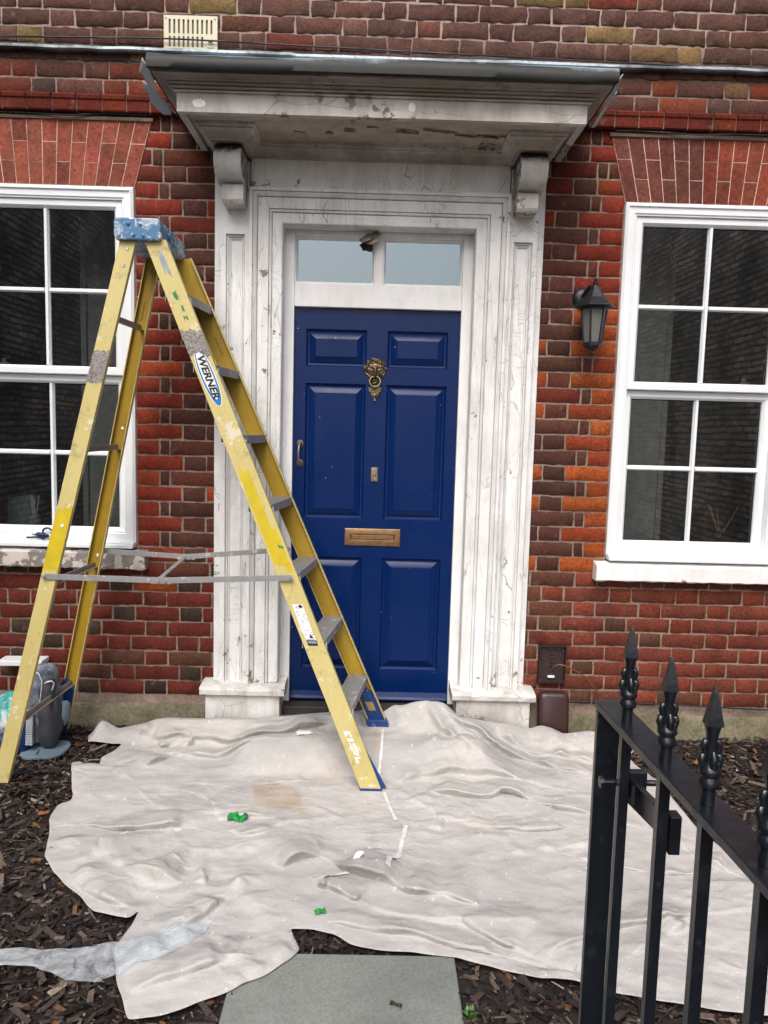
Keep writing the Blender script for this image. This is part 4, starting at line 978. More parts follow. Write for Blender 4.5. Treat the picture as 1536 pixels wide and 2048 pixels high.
c = k.mix(k.math('MULTIPLY', k.ramp(k.noise(34, 4, .6, vec=k.map((1, .5, 1), loc=(4, 1, 0))), (.66, 0), (.69, .75)), k.ramp(k.noise(3, 3), (.5, 0), (.58, 1))), c, (.74, .74, .74))
k.bump(k.math('ADD', k.math('MULTIPLY', crum, 1.5), k.math('MULTIPLY', weave, .08)), .55, .009)
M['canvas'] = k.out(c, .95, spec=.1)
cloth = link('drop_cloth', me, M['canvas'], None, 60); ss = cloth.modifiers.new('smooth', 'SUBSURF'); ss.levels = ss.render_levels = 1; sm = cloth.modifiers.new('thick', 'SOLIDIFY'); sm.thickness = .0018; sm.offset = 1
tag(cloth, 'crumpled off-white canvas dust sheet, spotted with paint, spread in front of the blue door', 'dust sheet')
k = NT('white_tape'); M['tape'] = k.out(k.mix(k.ramp(k.noise(30, 4), (.5, 0), (.7, 1)), (.70, .70, .69), (.5, .49, .47)), .6)
def ribbon(pts, w, lift=.006):
    mb = MB(); P = []
    for a, b in zip(pts, pts[1:]):
        a, b = Vector(a), Vector(b); n = max(2, int((b-a).length/.012)); P += [a.lerp(b, q/n) for q in range(n)]
    P.append(Vector(pts[-1]))
    for i, p in enumerate(P):
        d = (P[min(i+1, len(P)-1)]-P[max(i-1, 0)]).normalized(); n = Vector((-d.y, d.x)); ww = w*(1+.35*noise.noise((i*.4, w*99, 2)))
        for s in (-.5, -.17, .17, .5):
            q = p+n*(ww*s); mb.v.append((q.x, q.y, cloth_z(q.x, q.y)+lift))
    for i in range(len(P)-1):
        for s in range(3): j = i*4+s; mb.f.append((j, j+1, j+5, j+4))
    return mb
for p, w in ((SEAM1, .011), (SEAM2, .012), (SEAM3, .017), ([(-.13, -1.34), (-.05, -1.30), (.0, -1.285)], .018)): ribbon(p, w).build('seam_tape', M['tape'], cloth, smooth=60)

# bark mulch: thousands of slivers, one mass
def chips(n, x0, x1, y0, y1, seed, smin=1., keep=None):
    r = np.random.default_rng(seed); x = r.uniform(x0, x1, n); y = r.uniform(y0, y1, n)
    ins = inside(x, y, out); d, _, _ = dist_poly(x, y, out); ok = ~(ins & (d > .018))
    ok &= ~((x > -.36) & (x < .28) & (y < -1.67)); ok &= ~((np.abs(x) < .8) & (y > -.13)); x, y, d, ins = x[ok], y[ok], d[ok], ins[ok]; n = len(x)
    thin = .28 if smin < 0 else 1.; smin = abs(smin); L = r.lognormal(math.log(.024), .5, n).clip(.008, .085)*smin; Wd = (L*r.uniform(.16, .55, n)*thin).clip(.0018, .020); T = r.uniform(.0015, .005, n)
    yaw = r.uniform(0, math.pi, n); pit = r.normal(0, .24, n); rol = r.normal(0, .35, n)
    z = r.uniform(-.006, .016, n) + .018*np.array([noise.noise((a*2.2, b*2.2, 6)) for a, b in zip(x, y)]); z = np.where(ins | (d < .02), np.minimum(z, .0), z)
    P = np.array([(-1,-1,-1),(1,-.8,-1),(1,.8,-1),(-1,1,-1),(-1,-1,1),(1,-.8,1),(1,.8,1),(-1,1,1)], float)[None]*np.stack([L/2, Wd/2, T/2], 1)[:, None]
    P = P*(1+r.uniform(-.35, .25, (n, 8, 1))); P[:, :, 2] -= (P[:, :, 0]/L[:, None])**2*L[:, None]*r.uniform(-.15, .3, n)[:, None]
    cp, sn = np.cos(rol)[:, None], np.sin(rol)[:, None]; P = np.stack([P[..., 0], P[..., 1]*cp-P[..., 2]*sn, P[..., 1]*sn+P[..., 2]*cp], -1)
    cp, sn = np.cos(pit)[:, None], np.sin(pit)[:, None]; P = np.stack([P[..., 0]*cp-P[..., 2]*sn, P[..., 1], P[..., 0]*sn+P[..., 2]*cp], -1)
    cp, sn = np.cos(yaw)[:, None], np.sin(yaw)[:, None]; P = np.stack([P[..., 0]*cp-P[..., 1]*sn, P[..., 0]*sn+P[..., 1]*cp, P[..., 2]], -1)
    P += np.stack([x, y, z], 1)[:, None]
    F = np.array([(0,3,2,1),(4,5,6,7),(0,1,5,4),(1,2,6,5),(2,3,7,6),(3,0,4,7)])[None] + 8*np.arange(n)[:, None, None]
    u = r.random(n)[:, None]; f = r.uniform(.6, 1.5, (n, 1))
    c = np.where(u < .50, (.020, .0135, .0125), np.where(u < .78, (.055, .038, .030), np.where(u < .955, (.135, .098, .072), np.where(u < .985, (.19, .085, .03), (.34, .29, .23)))))*f
    return P.reshape(-1, 3), F.reshape(-1, 4), np.repeat(np.c_[c, np.ones(n)], 8, 0)
P, F, C = [], [], []; o_ = 0
for args in ((15000, -2.4, -.15, -2.5, -.03, 1), (5200, -.4, 1.6, -2.5, -1.5, 2), (8000, .9, 2.6, -2.0, -.02, 3), (900, -1.9, -.5, -2.2, -.2, 4, 2.0), (420, .2, 2.3, -2.2, -.1, 5, 2.0), (9000, -2.4, 2.5, -2.4, -.03, 6, .42), (1500, -1.9, -.2, -2.3, -.1, 7, -1.5), (900, .3, 2.3, -2.3, -.1, 8, -1.5)):
    p, f, c = chips(*args); P.append(p); F.append(f+o_); C.append(c); o_ += len(p)
me = bpy.data.meshes.new('bark_mulch'); me.from_pydata(np.concatenate(P).tolist(), [], np.concatenate(F).tolist()); me.update()
at = me.color_attributes.new('Col', 'FLOAT_COLOR', 'POINT'); at.data.foreach_set('color', np.concatenate(C).astype(np.float32).ravel())
k = NT('bark_chips'); c = k.mix(1, k.attr('Col'), k.ramp(k.noise(150, 4, .7), (.3, .42), (.7, 1.15)), 'MULTIPLY'); M['bark'] = k.out(c, .62, spec=.45)
tag(link('bark_mulch', me, M['bark']), 'dark shredded bark mulch covering the beds on both sides of the path', 'mulch', kind='stuff')

# ------------------------------------------------------------------ step ladder
k = NT('faded_fibreglass'); a = k.noise(5, 6, .65, vec=k.map((1, 1, .5))); b = k.noise(70, 4, .6, vec=k.map((1, 1, .3)))
c = k.mix(k.ramp(a, (.35, 0), (.7, 1)), (.60, .515, .215), (.53, .44, .16)); c = k.mix(k.ramp(b, (.58, 0), (.74, .6)), c, (.26, .20, .10))
c = k.mix(k.ramp(k.noise(13, 7, .78), (.57, 0), (.66, .6)), c, (.20, .165, .11)); c = k.mix(k.ramp(k.noise(15, 5, .7, vec=k.map(loc=(3, 3, 3))), (.61, 0), (.64, .7)), c, (.70, .68, .58))
M['fib_out'] = k.out(c, .55); k.bump(b, .2, .001)
k = NT('amber_fibreglass'); a = k.noise(4, 6, .65, vec=k.map((1, 1, .6))); b = k.noise(60, 4)
c = k.mix(k.ramp(a, (.35, 0), (.7, 1)), (.44, .29, .022), (.29, .175, .015)); c = k.mix(k.ramp(b, (.64, 0), (.78, .6)), c, (.12, .07, .015)); M['fib_in'] = k.out(c, .45)
M['fib_new'] = m_plain('unfaded_yellow', (.58, .44, .012), .5, 0, .15, 18)
k = NT('paint_splashed_aluminium'); a = k.noise(30, 5, .6, vec=k.map((1, .3, 1))); c = k.mix(a, (.22, .225, .23), (.36, .365, .37))
c = k.mix(k.ramp(k.noise(24, 5, .7), (.58, 0), (.64, .85)), c, (.56, .56, .55)); M['alu'] = k.out(c, .5, .25); k.bump(a, .2, .002)
k = NT('splashed_blue_cap'); a = k.noise(11, 6, .7); c = k.mix(k.noise(5, 4), (.04, .14, .29), (.07, .20, .36)); c = k.mix(k.ramp(a, (.50, 0), (.58, .8)), c, (.42, .52, .58))
c = k.mix(k.ramp(k.noise(40, 5, .7), (.55, 0), (.62, .85)), c, (.66, .68, .68)); M['cap'] = k.out(c, .5); k.bump(a, .4, .004)
k = NT('blue_boot'); c = k.mix(k.ramp(k.noise(26, 5, .7), (.60, 0), (.68, .7)), (.008, .045, .19), (.30, .38, .45)); M['boot'] = k.out(c, .42)
M['steel'] = m_plain('zinc_rivet', (.45, .46, .46), .35, .8)
k = NT('dried_grey_paste'); a = k.noise(90, 6, .8, dist=1.5); c = k.mix(k.ramp(a, (.4, 0), (.6, 1)), (.10, .085, .075), (.46, .43, .40)); M['paste'] = k.out(c, .8); k.bump(a, 1, .004)
lad = thing('step_ladder', 'yellow fibreglass step ladder standing open over the dust sheet, spattered with paint', 'step ladder', (-.72, -.45, .02))
class Rail:
    def __init__(s, p0, p1, n, w, fl, zend):
        s.p0, s.p1, s.w, s.fl = Vector(p0), Vector(p1), w, fl; s.d = (s.p1-s.p0).normalized()
        s.a = Vector((1, 0, 0)); s.a = (s.a - s.d*s.a.dot(s.d)).normalized(); s.n = s.d.cross(s.a)
        if s.n.y*n < 0: s.n = -s.n
        t = .0045; prof = [(-w/2, 0), (w/2, 0), (w/2, -fl), (w/2-t, -fl), (w/2-t, -t), (-w/2+t, -t), (-w/2+t, -fl), (-w/2, -fl)]
        mb = MB()
        for end in (0, 1):
            for a, m in prof:
                q = s.p0 + s.a*a + s.n*m
                z = 2.235 if end == 0 else zend; mb.v.append(tuple(q + s.d*((z-q.z)/s.d.z)))
        for j in range(8): mb.f.append((j, (j+1) % 8, 8+(j+1) % 8, 8+j))
        mb.f.append(tuple(range(8))); mb.f.append(tuple(range(8, 16)))
        s.o = mb.build('rail', M['fib_out'], lad, bevel=.0012, recalc=True); s.o.data.materials.append(M['fib_in'])
        for j, p in enumerate(s.o.data.polygons):
            c = sum((s.o.data.vertices[v].co for v in p.vertices), Vector())/len(p.vertices); q = c-s.p0; aa, nn = q.dot(s.a), q.dot(s.n)
            if len(p.vertices) == 4 and (abs(nn+t) < .0005 or (abs(aa) < w/2-.003 and nn < -.006)): p.material_index = 1
    def at(s, z, a=0, m=0):
        q = s.p0 + s.a*a + s.n*m; return q + s.d*((z-q.z)/s.d.z)
    def patch(s, name, z0, z1, a0, a1, mat, lift=.0012, rag=.15, seed=1., n=10, m0=0.):
        """irregular skin on the web, between two heights"""
        mb = MB(); top = [s.at(z0+(rag*(z1-z0)*noise.noise((q*1.3, seed, 1))), a0+(a1-a0)*q/n, m0) for q in range(n+1)]
        bot = [s.at(z1+(rag*(z1-z0)*noise.noise((q*1.3, seed, 7))), a0+(a1-a0)*q/n, m0) for q in range(n+1)]
        sg = 1 if m0 >= 0 else -1
        for A, B in zip(top, bot):
            for e in range(7):
                p = A.lerp(B, e/6); ed = 0 if e in (0, 6) else 1; mb.v.append(tuple(p + s.n*sg*(lift*(.25+.75*ed)*(1 + .6*noise.noise((p.x*120, p.z*120, seed))))))
        for q in range(n):
            for e in range(6): i = q*7+e; mb.f.append((i, i+1, i+8, i+7))
        return mb.build(name, mat, s.o, smooth=60)
NF = Rail((-.884, -.600, 2.225), (.026, -.70, .02), -1, .080, .030, .030)
FF_ = Rail((-.872, -.250, 2.250), (.056, -.205, .118), 1, .080, .030, .124)
NR_ = Rail((-.995, -.600, 2.222), (-1.503, -.70, .03), -1, .062, .026, .022)
FR = Rail((-.978, -.270, 2.250), (-1.468, -.145, .05), 1, .062, .026, .04)
# treads
for z in (2.028, 1.75, 1.473, 1.195, .917, .64, .36):
    A, B = NF.at(z, 0, -.006), FF_.at(z, 0, -.006); mb = MB()
    prof = [(-.044, -.030), (-.041, -.030), (-.041, -.004), (.042, -.004), (.042, -.034), (.046, -.034), (.046, 0)]
    for q in range(9):
        c = .041-.0098*q; prof += [(c, 0), (c-.001, -.0022), (c-.0038, -.0022), (c-.0048, 0)]
    prof.append((-.044, 0))
    mb.prism(prof, lambda a, b, t, A=A, B=B: tuple(A.lerp(B, t) + Vector((a, 0, b))), 0, 1)
    st_ = mb.build('step', M['alu'], lad)
    mb = MB()
    for R_, e in ((A, .10), (B, .90)):
        P0 = A.lerp(B, e) + Vector((.036, 0, -.006)); P1 = (NF if e < .5 else FF_).at(z-.085, .02, -.008); mb.bar(P0, P1, (1, 0, 0), .020, .002)
        break
    mb.build('step_brace', M['alu'], st_)
# rear cross bars
for z in (1.93, 1.40, .85, .27):
    A, B = NR_.at(z, .0, -.006), FR.at(z, .0, -.006); mb = MB(); mb.bar(A, B, (0, 0, 1), .026, .005); mb.bar(A+Vector((.006, 0, -.011)), B+Vector((.006, 0, -.011)), (1, 0, 0), .017, .003)
    mb.build('rear_bar', m_plain('dull_bar', (.27, .24, .22), .55, .35) if z > 1.9 else bpy.data.materials['dull_bar'], lad)
mb = MB(); mb.bar(NR_.at(.84, .02, -.02), NR_.at(.72, .018, -.02)+Vector((0, .05, 0)), (1, 0, 0), .02, .003); mb.build('rear_brace', M['alu'], lad)
# spreaders
for pa, pm, pb, R0, R1 in (((-1.320, -.668, .884), (-.855, -.662, .878), (-.320, -.672, .905), NR_, NF), ((-1.285, -.185, .915), (-.868, -.190, .897), (-.385, -.195, .945), FR, FF_)):
    A, Mi, B = Vector(pa), Vector(pm), Vector(pb); mb = MB(); dy = Vector((0, .004, 0))
    mb.bar(A, Mi+(Mi-A).normalized()*.035, (0, 0, 1), .024, .003); mb.bar(Mi-dy-(B-Mi).normalized()*.02, B-dy, (0, 0, 1), .024, .003)
    for p in (A, Mi+(Mi-A).normalized()*-.005, Mi+(Mi-A).normalized()*.024, B): mb.lathe([(.0075, -.011), (.005, -.012), (.0075, -.003)], tuple(p+Vector((0, -.002, 0))), 10, 'y')
    mb.bar(Mi+Vector((-.035, -.005, 0)), Mi+Vector((.045, -.005, 0)), (0, 0, 1), .027, .003)
    mb.build('spreader', M['alu'], lad, bevel=.001)
mb = MB(); mb.bar((-.858, -.660, .885), (-.872, -.192, .895), (1, 0, 0), .018, .003); mb.build('spreader_link', M['alu'], lad)
# top cap
mb = MB(); y0, y1 = -.622, -.225
cap_poly = [(-1.042, 2.246), (-1.034, 2.226), (-.868, 2.226), (-.856, 2.238), (-.862, 2.304), (-.872, 2.311), (-1.032, 2.311), (-1.042, 2.302)]
mb.prism(cap_poly, lambda a, b, t: (a, t, b), y0, y1)
cap = mb.build('top_cap', M['cap'], lad, bevel=.006)
mb = MB()
for x, z in ((-1.022, 2.243), (-.985, 2.288), (-.935, 2.288), (-.965, 2.246), (-.925, 2.244)): mb.lathe([(.0085, y0+.001), (.0085, y0-.003), (.0045, y0-.0055)], (x, 0, z), 12, 'y')
islands(mb, 'rivet', M['cap'], cap, smooth=40)
mb = MB(); pts = [(-.8545, -.44+.070*math.cos(a), 2.271+.024*math.sin(a)) for a in np.linspace(0, 2*math.pi, 33)]; mb.tube(pts, .003, 6, False)
mb.build('embossed_oval', M['cap'], cap, smooth=60)
# boots
mb = MB(); b0 = NF.at(.030); mb.hexa([tuple(NF.at(z, a, m)) for z in (.016, .032) for a, m in ((-.043, .003), (.043, .003), (.043, -.040), (-.043, -.040))]); nb = mb.build('boot', M['boot'], lad, bevel=.002)
mb = MB(); mb.hexa([tuple(NF.at(z, a, m)) for z, aa in ((.032, .062), (.22, .036)) for a, m in ((-.035, -.006), (aa, -.006), (aa, -.012), (-.035, -.012))]); mb.build('boot_plate', M['boot'], nb, bevel=.002)
mb = MB(); pl = [(-.036, .34), (-.005, .345), (.010, .30), (.0395, .27), (.0395, .120), (-.046, .120), (-.046, .145), (-.034, .23)]
mb.prism(pl, lambda a, z, t: tuple(FF_.at(z, a*.93, t)), -.0065, -.011); fb = mb.build('boot', M['boot'], lad, bevel=.0015)
mb = MB(); mb.hexa([tuple(FF_.at(z, a, m)) for z in (.114, .150) for a, m in ((-.045, .003), (.044, .003), (.044, -.048), (-.045, -.048))]); mb.build('boot_plate', M['boot'], fb, bevel=.003)
mb = MB(); mb.hexa([tuple(FF_.at(z, a, m)) for z in (.185, .228) for a, m in ((-.020, -.0111), (.012, -.0111), (.012, -.013), (-.020, -.013))]); mb.build('boot_window', m_plain('mustard_plate', (.34, .25, .07), .5), fb, bevel=.002)
mb = MB(); pl = [(-.030, .30), (.028, .245), (.029, .030), (-.055, .026), (-.075, .07), (-.078, .20)]
mb.prism(pl, lambda a, z, t: tuple(FR.at(z, a, t)), -.0065, -.030); mb.build('boot', M['boot'], lad, bevel=.004)
# wear, paste, stickers
NF.patch('dried_paste', 1.885, 1.785, -.0405, .0405, M['paste'], .003, .22, 3.); NR_.patch('dried_paste', 1.795, 1.665, -.0315, .0315, M['paste'], .002, .10, 9.)
NF.patch('bright_band', 1.33, .955, -.030, .012, M['fib_new'], .0005, .12, 5.); NF.patch('bright_band', 1.10, .925, .008, .030, M['fib_new'], .0005, .15, 6.)
NR_.patch('bright_band', 1.16, .905, -.0305, .0305, M['fib_new'], .0005, .15, 8.)
M['green'] = m_plain('green_paint', (.012, .20, .045), .5); M['gpaint'] = m_plain('grey_paint', (.25, .30, .35), .5)
for z0, z1, a0, a1 in ((2.035, 2.005, -.012, .003), (1.985, 1.955, .0, .009), (1.945, 1.925, -.006, .010), (1.035, 1.018, .012, .030)): NF.patch('paint_dab', z0, z1, a0, a1, M['green'], .0009, .6, z0*9, 4)
NF.patch('paint_dab', 2.185, 2.10, -.010, .012, M['gpaint'], .0009, .5, 4., 5)
k = NT('rivet_white'); M['white'] = k.out((.74, .76, .78), .5)
M['ink'] = m_plain('black_ink', (.008, .009, .012), .5, bump=0); M['logo_blue'] = m_plain('logo_blue', (.008, .17, .42), .4, bump=0)
zc_, ac_ = 1.702, -.002
def oval(hl, hw, off=0, nn=40):
    P = []
    for q in range(nn):
        t = 2*math.pi*q/nn; P.append((off+hl*math.copysign(abs(math.cos(t))**.9, math.cos(t)), hw*math.copysign(abs(math.sin(t))**1.15, math.sin(t))))
    return P
def on_nf(s_, a, m):
    return tuple(NF.at(zc_, ac_+a, m) + NF.d*s_)
def sticker(poly, mat, m, parent, name, base=0.0004):
    mb = MB(); mb.prism(poly, lambda s_, a, t: on_nf(s_, a, t), base, m); return mb.build(name, mat, parent)
stk = sticker(oval(.128, .0295), M['white'], .0012, NF.o, 'logo_sticker')
sticker(oval(.123, .0265), M['logo_blue'], .0016, NF.o, 'logo_sticker', .0013); sticker(oval(.108, .0205, -.012), M['white'], .0020, NF.o, 'logo_sticker', .0017)
text_mesh('WERNER', .047, lambda x, y: on_nf(x*.96+.004, y*.82, .0024), 'logo_lettering', M['ink'], NF.o, shear=-.12, bold=.0018)
def lab(z, hl, hw, ac=0.): return lambda s_, a, t: tuple(NF.at(z, ac+a, t) + NF.d*s_)
f = lab(.715, 1, 1, -.004); mb = MB(); mb.prism([(-.085, -.020), (-.085, .021), (.02, .019), (.045, .016), (.050, .019), (.098, .020), (.098, -.019), (.0, -.021)], f, .0004, .0011); mb.build('instruction_label', M['white'], NF.o)
rs = random.Random(4); mb = MB()
for q in range(36):
    s_, a = rs.uniform(-.078, .062), rs.uniform(-.016, .015); L = rs.uniform(.002, .006); h = rs.uniform(.0008, .0022); mb.prism([(s_, a), (s_+h, a), (s_+h, a+L), (s_, a+L)], f, .0013, .0015)
mb.prism([(-.082, .004), (-.072, .002), (-.068, .012), (-.076, .018), (-.083, .014)], f, .0013, .0015); mb.prism([(.048, .006), (.064, -.002), (.064, .014)], f, .0013, .0015)
for q in range(5): mb.prism([(.068, -.015+q*.0065), (.0705, -.015+q*.0065), (.0705, -.011+q*.0065), (.068, -.011+q*.0065)], f, .0013, .0015)
mb.prism([(.073, -.0185), (.073, .0195), (.0975, .0195), (.0975, -.0185)], f, .0013, .0016); mb.build('label_print', M['ink'], NF.o)
mb = MB(); mb.prism([(.077, -.014), (.077, .016), (.088, .016), (.088, -.014)], f, .0017, .0019); mb.build('label_logo', M['gpaint'], NF.o)
f = lab(.19, 1, 1, -.004); mb = MB()      # what is left of a torn label
for P in ([(-.088, -.014), (-.088, .010), (-.062, .012), (-.060, .006), (-.078, .004), (-.060, -.014)], [(-.055, -.012), (-.056, .012), (-.042, .013), (-.040, -.011)], [(-.036, -.010), (-.036, -.004), (.0, -.004), (.002, -.011)], [(-.036, .004), (-.036, .012), (.01, .014), (.006, .006)], [(.006, -.008), (.012, .012), (.022, .012), (.020, -.008)], [(.028, -.010), (.028, .012), (.036, .012), (.036, .0), (.056, .0), (.058, -.010)]): mb.prism(P, f, .0004, .0011)
mb.build('torn_label', M['white'], NF.o)
mb = MB()
for R_, z in ((NR_, 2.195), (NR_, 2.13), (NR_, 1.09), (FR, 1.485), (FR, .895)):
    s_ = 1 if R_ is NR_ else -1; m = 0 if s_ > 0 else -.0047; p = R_.at(z, .006, m); q = p+R_.n*(s_*.003); mb.tube([p, q], [.008, .006], 10)
    mb.build('rivet', M['steel'] if z > 1.6 else M['white'], R_.o); mb = MB()
def stamp(R_, z, txt, size):
    text_mesh(txt, size, lambda x, y: tuple(R_.at(z, -.002+y*(-1), -.0049)-R_.d*x), 'stamp', M['ink'], R_.o)
stamp(FR, 2.00, '7818 MW0102', .014); stamp(FF_, 1.86, '7818 MW0102', .014)

# ------------------------------------------------------------------ iron gate
k = NT('black_gate_paint'); a = k.noise(60, 5, .7); c = k.mix(k.ramp(k.noise(26, 5, .7), (.55, 0), (.8, 1)), (.006, .009, .014), (.028, .034, .042))
web = k.ramp(k.vor(14, 'DISTANCE_TO_EDGE', k.mix(.10, k.tc, k.noise(18, 4, out='Color'))), (.0, .6), (.012, 0)); c = k.mix(k.math('MULTIPLY', web, k.ramp(k.noise(9, 3), (.55, 0), (.62, .55))), c, (.16, .17, .18))
M['iron'] = k.out(c, .30, spec=.7); k.bump(k.math('ADD', k.noise(22, 4), k.math('MULTIPLY', a, .4)), .35, .004)
gate = thing('iron_gate', 'black iron gate with spear finials standing open in the right foreground', 'gate', (.36, -2.64, 0))
GX = lambda y: .376 + (-2.64-y)*.044; ZR = 1.105
mb = MB(); mb.bar((GX(-2.60)+.004, -2.600, ZR-.006), (GX(-3.72), -3.72, ZR-.006), (1, 0, 0), .042, .012); mb.build('top_rail', M['iron'], gate, bevel=.0015)
mb = MB(); mb.bar((GX(-2.62), -2.60, .12), (GX(-3.72), -3.72, .12), (1, 0, 0), .040, .012); mb.build('bottom_rail', M['iron'], gate, bevel=.0015)
mb = MB(); mb.box(GX(-2.61)-.0165, GX(-2.61)+.0185, -2.620, -2.607, .04, ZR-.0125); mb.build('stile', M['iron'], gate, bevel=.0015)
mb = MB(); mb.box(GX(-3.70)-.018, GX(-3.70)+.018, -3.712, -3.70, .04, ZR-.0125); mb.build('stile', M['iron'], gate, bevel=.0015)
def finial():
    f = MB(); f.lathe([(.0075, 0), (.0078, .020), (.0115, .022), (.0125, .027), (.0105, .031), (.0095, .034), (.0125, .038), (.012, .043), (.0085, .047), (.0075, .052)], (0, 0, 0), 14)
    f.lathe([(.0078, .050), (.0070, .064), (.0060, .074), (.0068, .084), (.0088, .0915), (.0092, .095)], (0, 0, 0), 8)
    f.lathe([(.0122, .0945), (.0116, .098), (.0046, .128), (.0024, .136), (.0010, .138)], (0, 0, 0), 4)
    for sx in (-1, 1):
        f.tube([(sx*.004, 0, .043), (sx*.0085, 0, .046), (sx*.0105, 0, .053), (sx*.0088, 0, .059), (sx*.0065, 0, .058)], [.0035, .0046, .0045, .0042, .0030], 8)
        f.tube([(sx*.0055, 0, .061), (sx*.0082, .000, .064), (sx*.0090, 0, .070), (sx*.0068, 0, .076), (sx*.0045, 0, .075)], [.0028, .0036, .0040, .0036, .0026], 8)
    for sy in (-1, 1):
        f.tube([(0, sy*.004, .044), (0, sy*.0085, .048), (0, sy*.0088, .058), (0, sy*.006, .064)], [.0035, .0046, .0040, .0026], 8)
    return f
ys = [-2.690, -2.822, -2.935, -3.055, -3.175, -3.295, -3.415, -3.535]
mb = finial(); F0 = mb.build('finial', M['iron'], gate, smooth=50)
mb = MB(); mb.box(-.007, .007, -.007, .007, .126, ZR-.0125); B0 = mb.build('baluster', M['iron'], gate, bevel=.001)
for i, y in enumerate(ys):
    for o, z in ((F0, ZR+.0005), (B0, 0)):
        c = o if i == 0 else o.copy()
        if i: COL.objects.link(c)
        c.location = (GX(y), y, z)
        if o is F0: c.scale = (1, 1, .97 if i else 1.0)
lt = MB(); lx = .398
lt.hexa([(lx-.005, -2.665, .972), (lx+.005, -2.665, .972), (lx+.005, -2.665, 1.010), (lx-.005, -2.665, 1.010), (lx-.005, -2.812, .994), (lx+.005, -2.812, .994), (lx+.005, -2.812, 1.028), (lx-.005, -2.812, 1.028)])
lt.box(lx-.006, lx+.009, -2.832, -2.8125, .985, 1.036); lt.tube([(.352, -2.672, 1.005), (.450, -2.672, 1.005)], .0045, 10); lt.tube([(.350, -2.672, 1.005), (.356, -2.672, 1.005)], .009, 10)
lt.box(lx-.010, lx+.020, -2.678, -2.6655, .985, 1.024)
lt.build('latch', M['iron'], gate, bevel=.0015)

# ------------------------------------------------------------------ wall lantern
k = NT('weathered_black_lacquer'); a = k.noise(50, 5, .7); M['lacquer'] = k.out(k.mix(k.ramp(a, (.55, 0), (.75, 1)), (.008, .010, .014), (.05, .055, .065)), .42); k.bump(a, .3, .002)
k = NT('clouded_lamp_glass'); M['lampglass'] = k.out(k.mix(k.noise(14, 4), (.10, .105, .105), (.17, .175, .17)), .3, spec=.5)
lan = thing('wall_lantern', 'black six-sided wall lantern with cloudy glass on the brick pier by the right window', 'lantern', (1.0, -.12, 2.0))
cx, cy = .999, -.125
hexp = lambda r, z, off=0: [(cx+r*math.cos(rad(60*q+off)), cy+r*math.sin(rad(60*q+off)), z) for q in range(6)]
def hexloft(rs):
    mb = MB()
    for r, z in rs: mb.v += hexp(r, z)
    for j in range(len(rs)-1):
        for q in range(6): a = j*6+q; b = j*6+(q+1) % 6; mb.f.append((a, b, b+6, a+6))
    mb.f.append(tuple(range(6))[::-1]); mb.f.append(tuple((len(rs)-1)*6+q for q in range(6))); return mb
hexloft([(.068, 2.094), (.096, 2.097), (.097, 2.103), (.090, 2.108), (.052, 2.140), (.030, 2.172), (.022, 2.184), (.020, 2.192)]).build('roof', M['lacquer'], lan, bevel=.002)
g = MB(); g.v += hexp(.058, 2.092) + hexp(.038, 1.935)
for q in range(6): a, b = q, (q+1) % 6; g.f.append((a, b, b+6, a+6))
g.build('lamp_glass', M['lampglass'], lan)
fr = MB()
for A, B in zip(hexp(.060, 2.094), hexp(.040, 1.932)): fr.tube([A, B], .0045, 6)
for ring_, r in ((hexp(.061, 2.090), .005), (hexp(.041, 1.934), .005)):
    for q in range(6): fr.tube([ring_[q], ring_[(q+1) % 6]], r, 6)
fr.build('frame', M['lacquer'], lan)
hexloft([(.020, 1.908), (.034, 1.914), (.044, 1.924), (.044, 1.931)]).build('base', M['lacquer'], lan, bevel=.001)
mb = MB(); mb.lathe([(.003, 1.878), (.010, 1.884), (.012, 1.892), (.007, 1.899), (.012, 1.908)], (cx, cy, 0), 12); mb.build('drop', M['lacquer'], lan, smooth=50)
mb = MB(); mb.lathe([(.014, 2.190), (.010, 2.200), (.013, 2.206), (.006, 2.214), (.009, 2.222), (.004, 2.230), (.001, 2.234)], (cx, cy, 0), 12); mb.build('finial', M['lacquer'], lan, smooth=50)
mb = MB(); mb.lathe([(.048, .003), (.048, -.010), (.040, -.020), (.018, -.026)], (.972, 0, 2.158), 20, 'y'); mb.build('back_plate', M['lacquer'], lan, smooth=40)
mb = MB(); mb.tube([(.972, -.018, 2.158), (.976, -.045, 2.175), (.984, -.085, 2.195), (.996, -.122, 2.190)], [.013, .012, .011, .010], 10); mb.build('arm', M['lacquer'], lan, smooth=50)

# ------------------------------------------------------------------ vent, boxes, cables
k = NT('cream_plastic'); M['cream'] = k.out(k.mix(k.noise(7, 5), (.66, .62, .46), (.56, .51, .36)), .5)
vent = thing('air_vent', 'cream louvred plastic air vent above the left end of the canopy', 'vent', (-.886, -.01, 3.29))
xa, xb, za, zb = -1.008, -.764, 3.205, 3.362; xs = [xa]; n = 10
for q in range(n): c = xa+.027+(xb-xa-.054)*q/(n-1); xs += [c-.0045, c+.0045]
xs.append(xb); zs = [za, 3.226, 3.272, 3.284, 3.345, zb]
rc = [(xs[1+2*q], xs[2+2*q], z0, z1) for q in range(n) for z0, z1 in ((3.226, 3.272), (3.284, 3.345)) if not (z0 < 3.25 and q > 7)]
mb = MB(); gridface(mb, rc, -.016, xs, zs)
for e, f in ((xa, 0), (xb, 1)): mb.quad((e, -.016, za), (e, .0, za), (e, .0, zb), (e, -.016, zb))
mb.quad((xa, -.016, zb), (xb, -.016, zb), (xb, 0, zb), (xa, 0, zb)); mb.quad((xa, -.016, za), (xb, -.016, za), (xb, 0, za), (xa, 0, za))
mb.build('grille', M['cream'], vent, recalc=False)
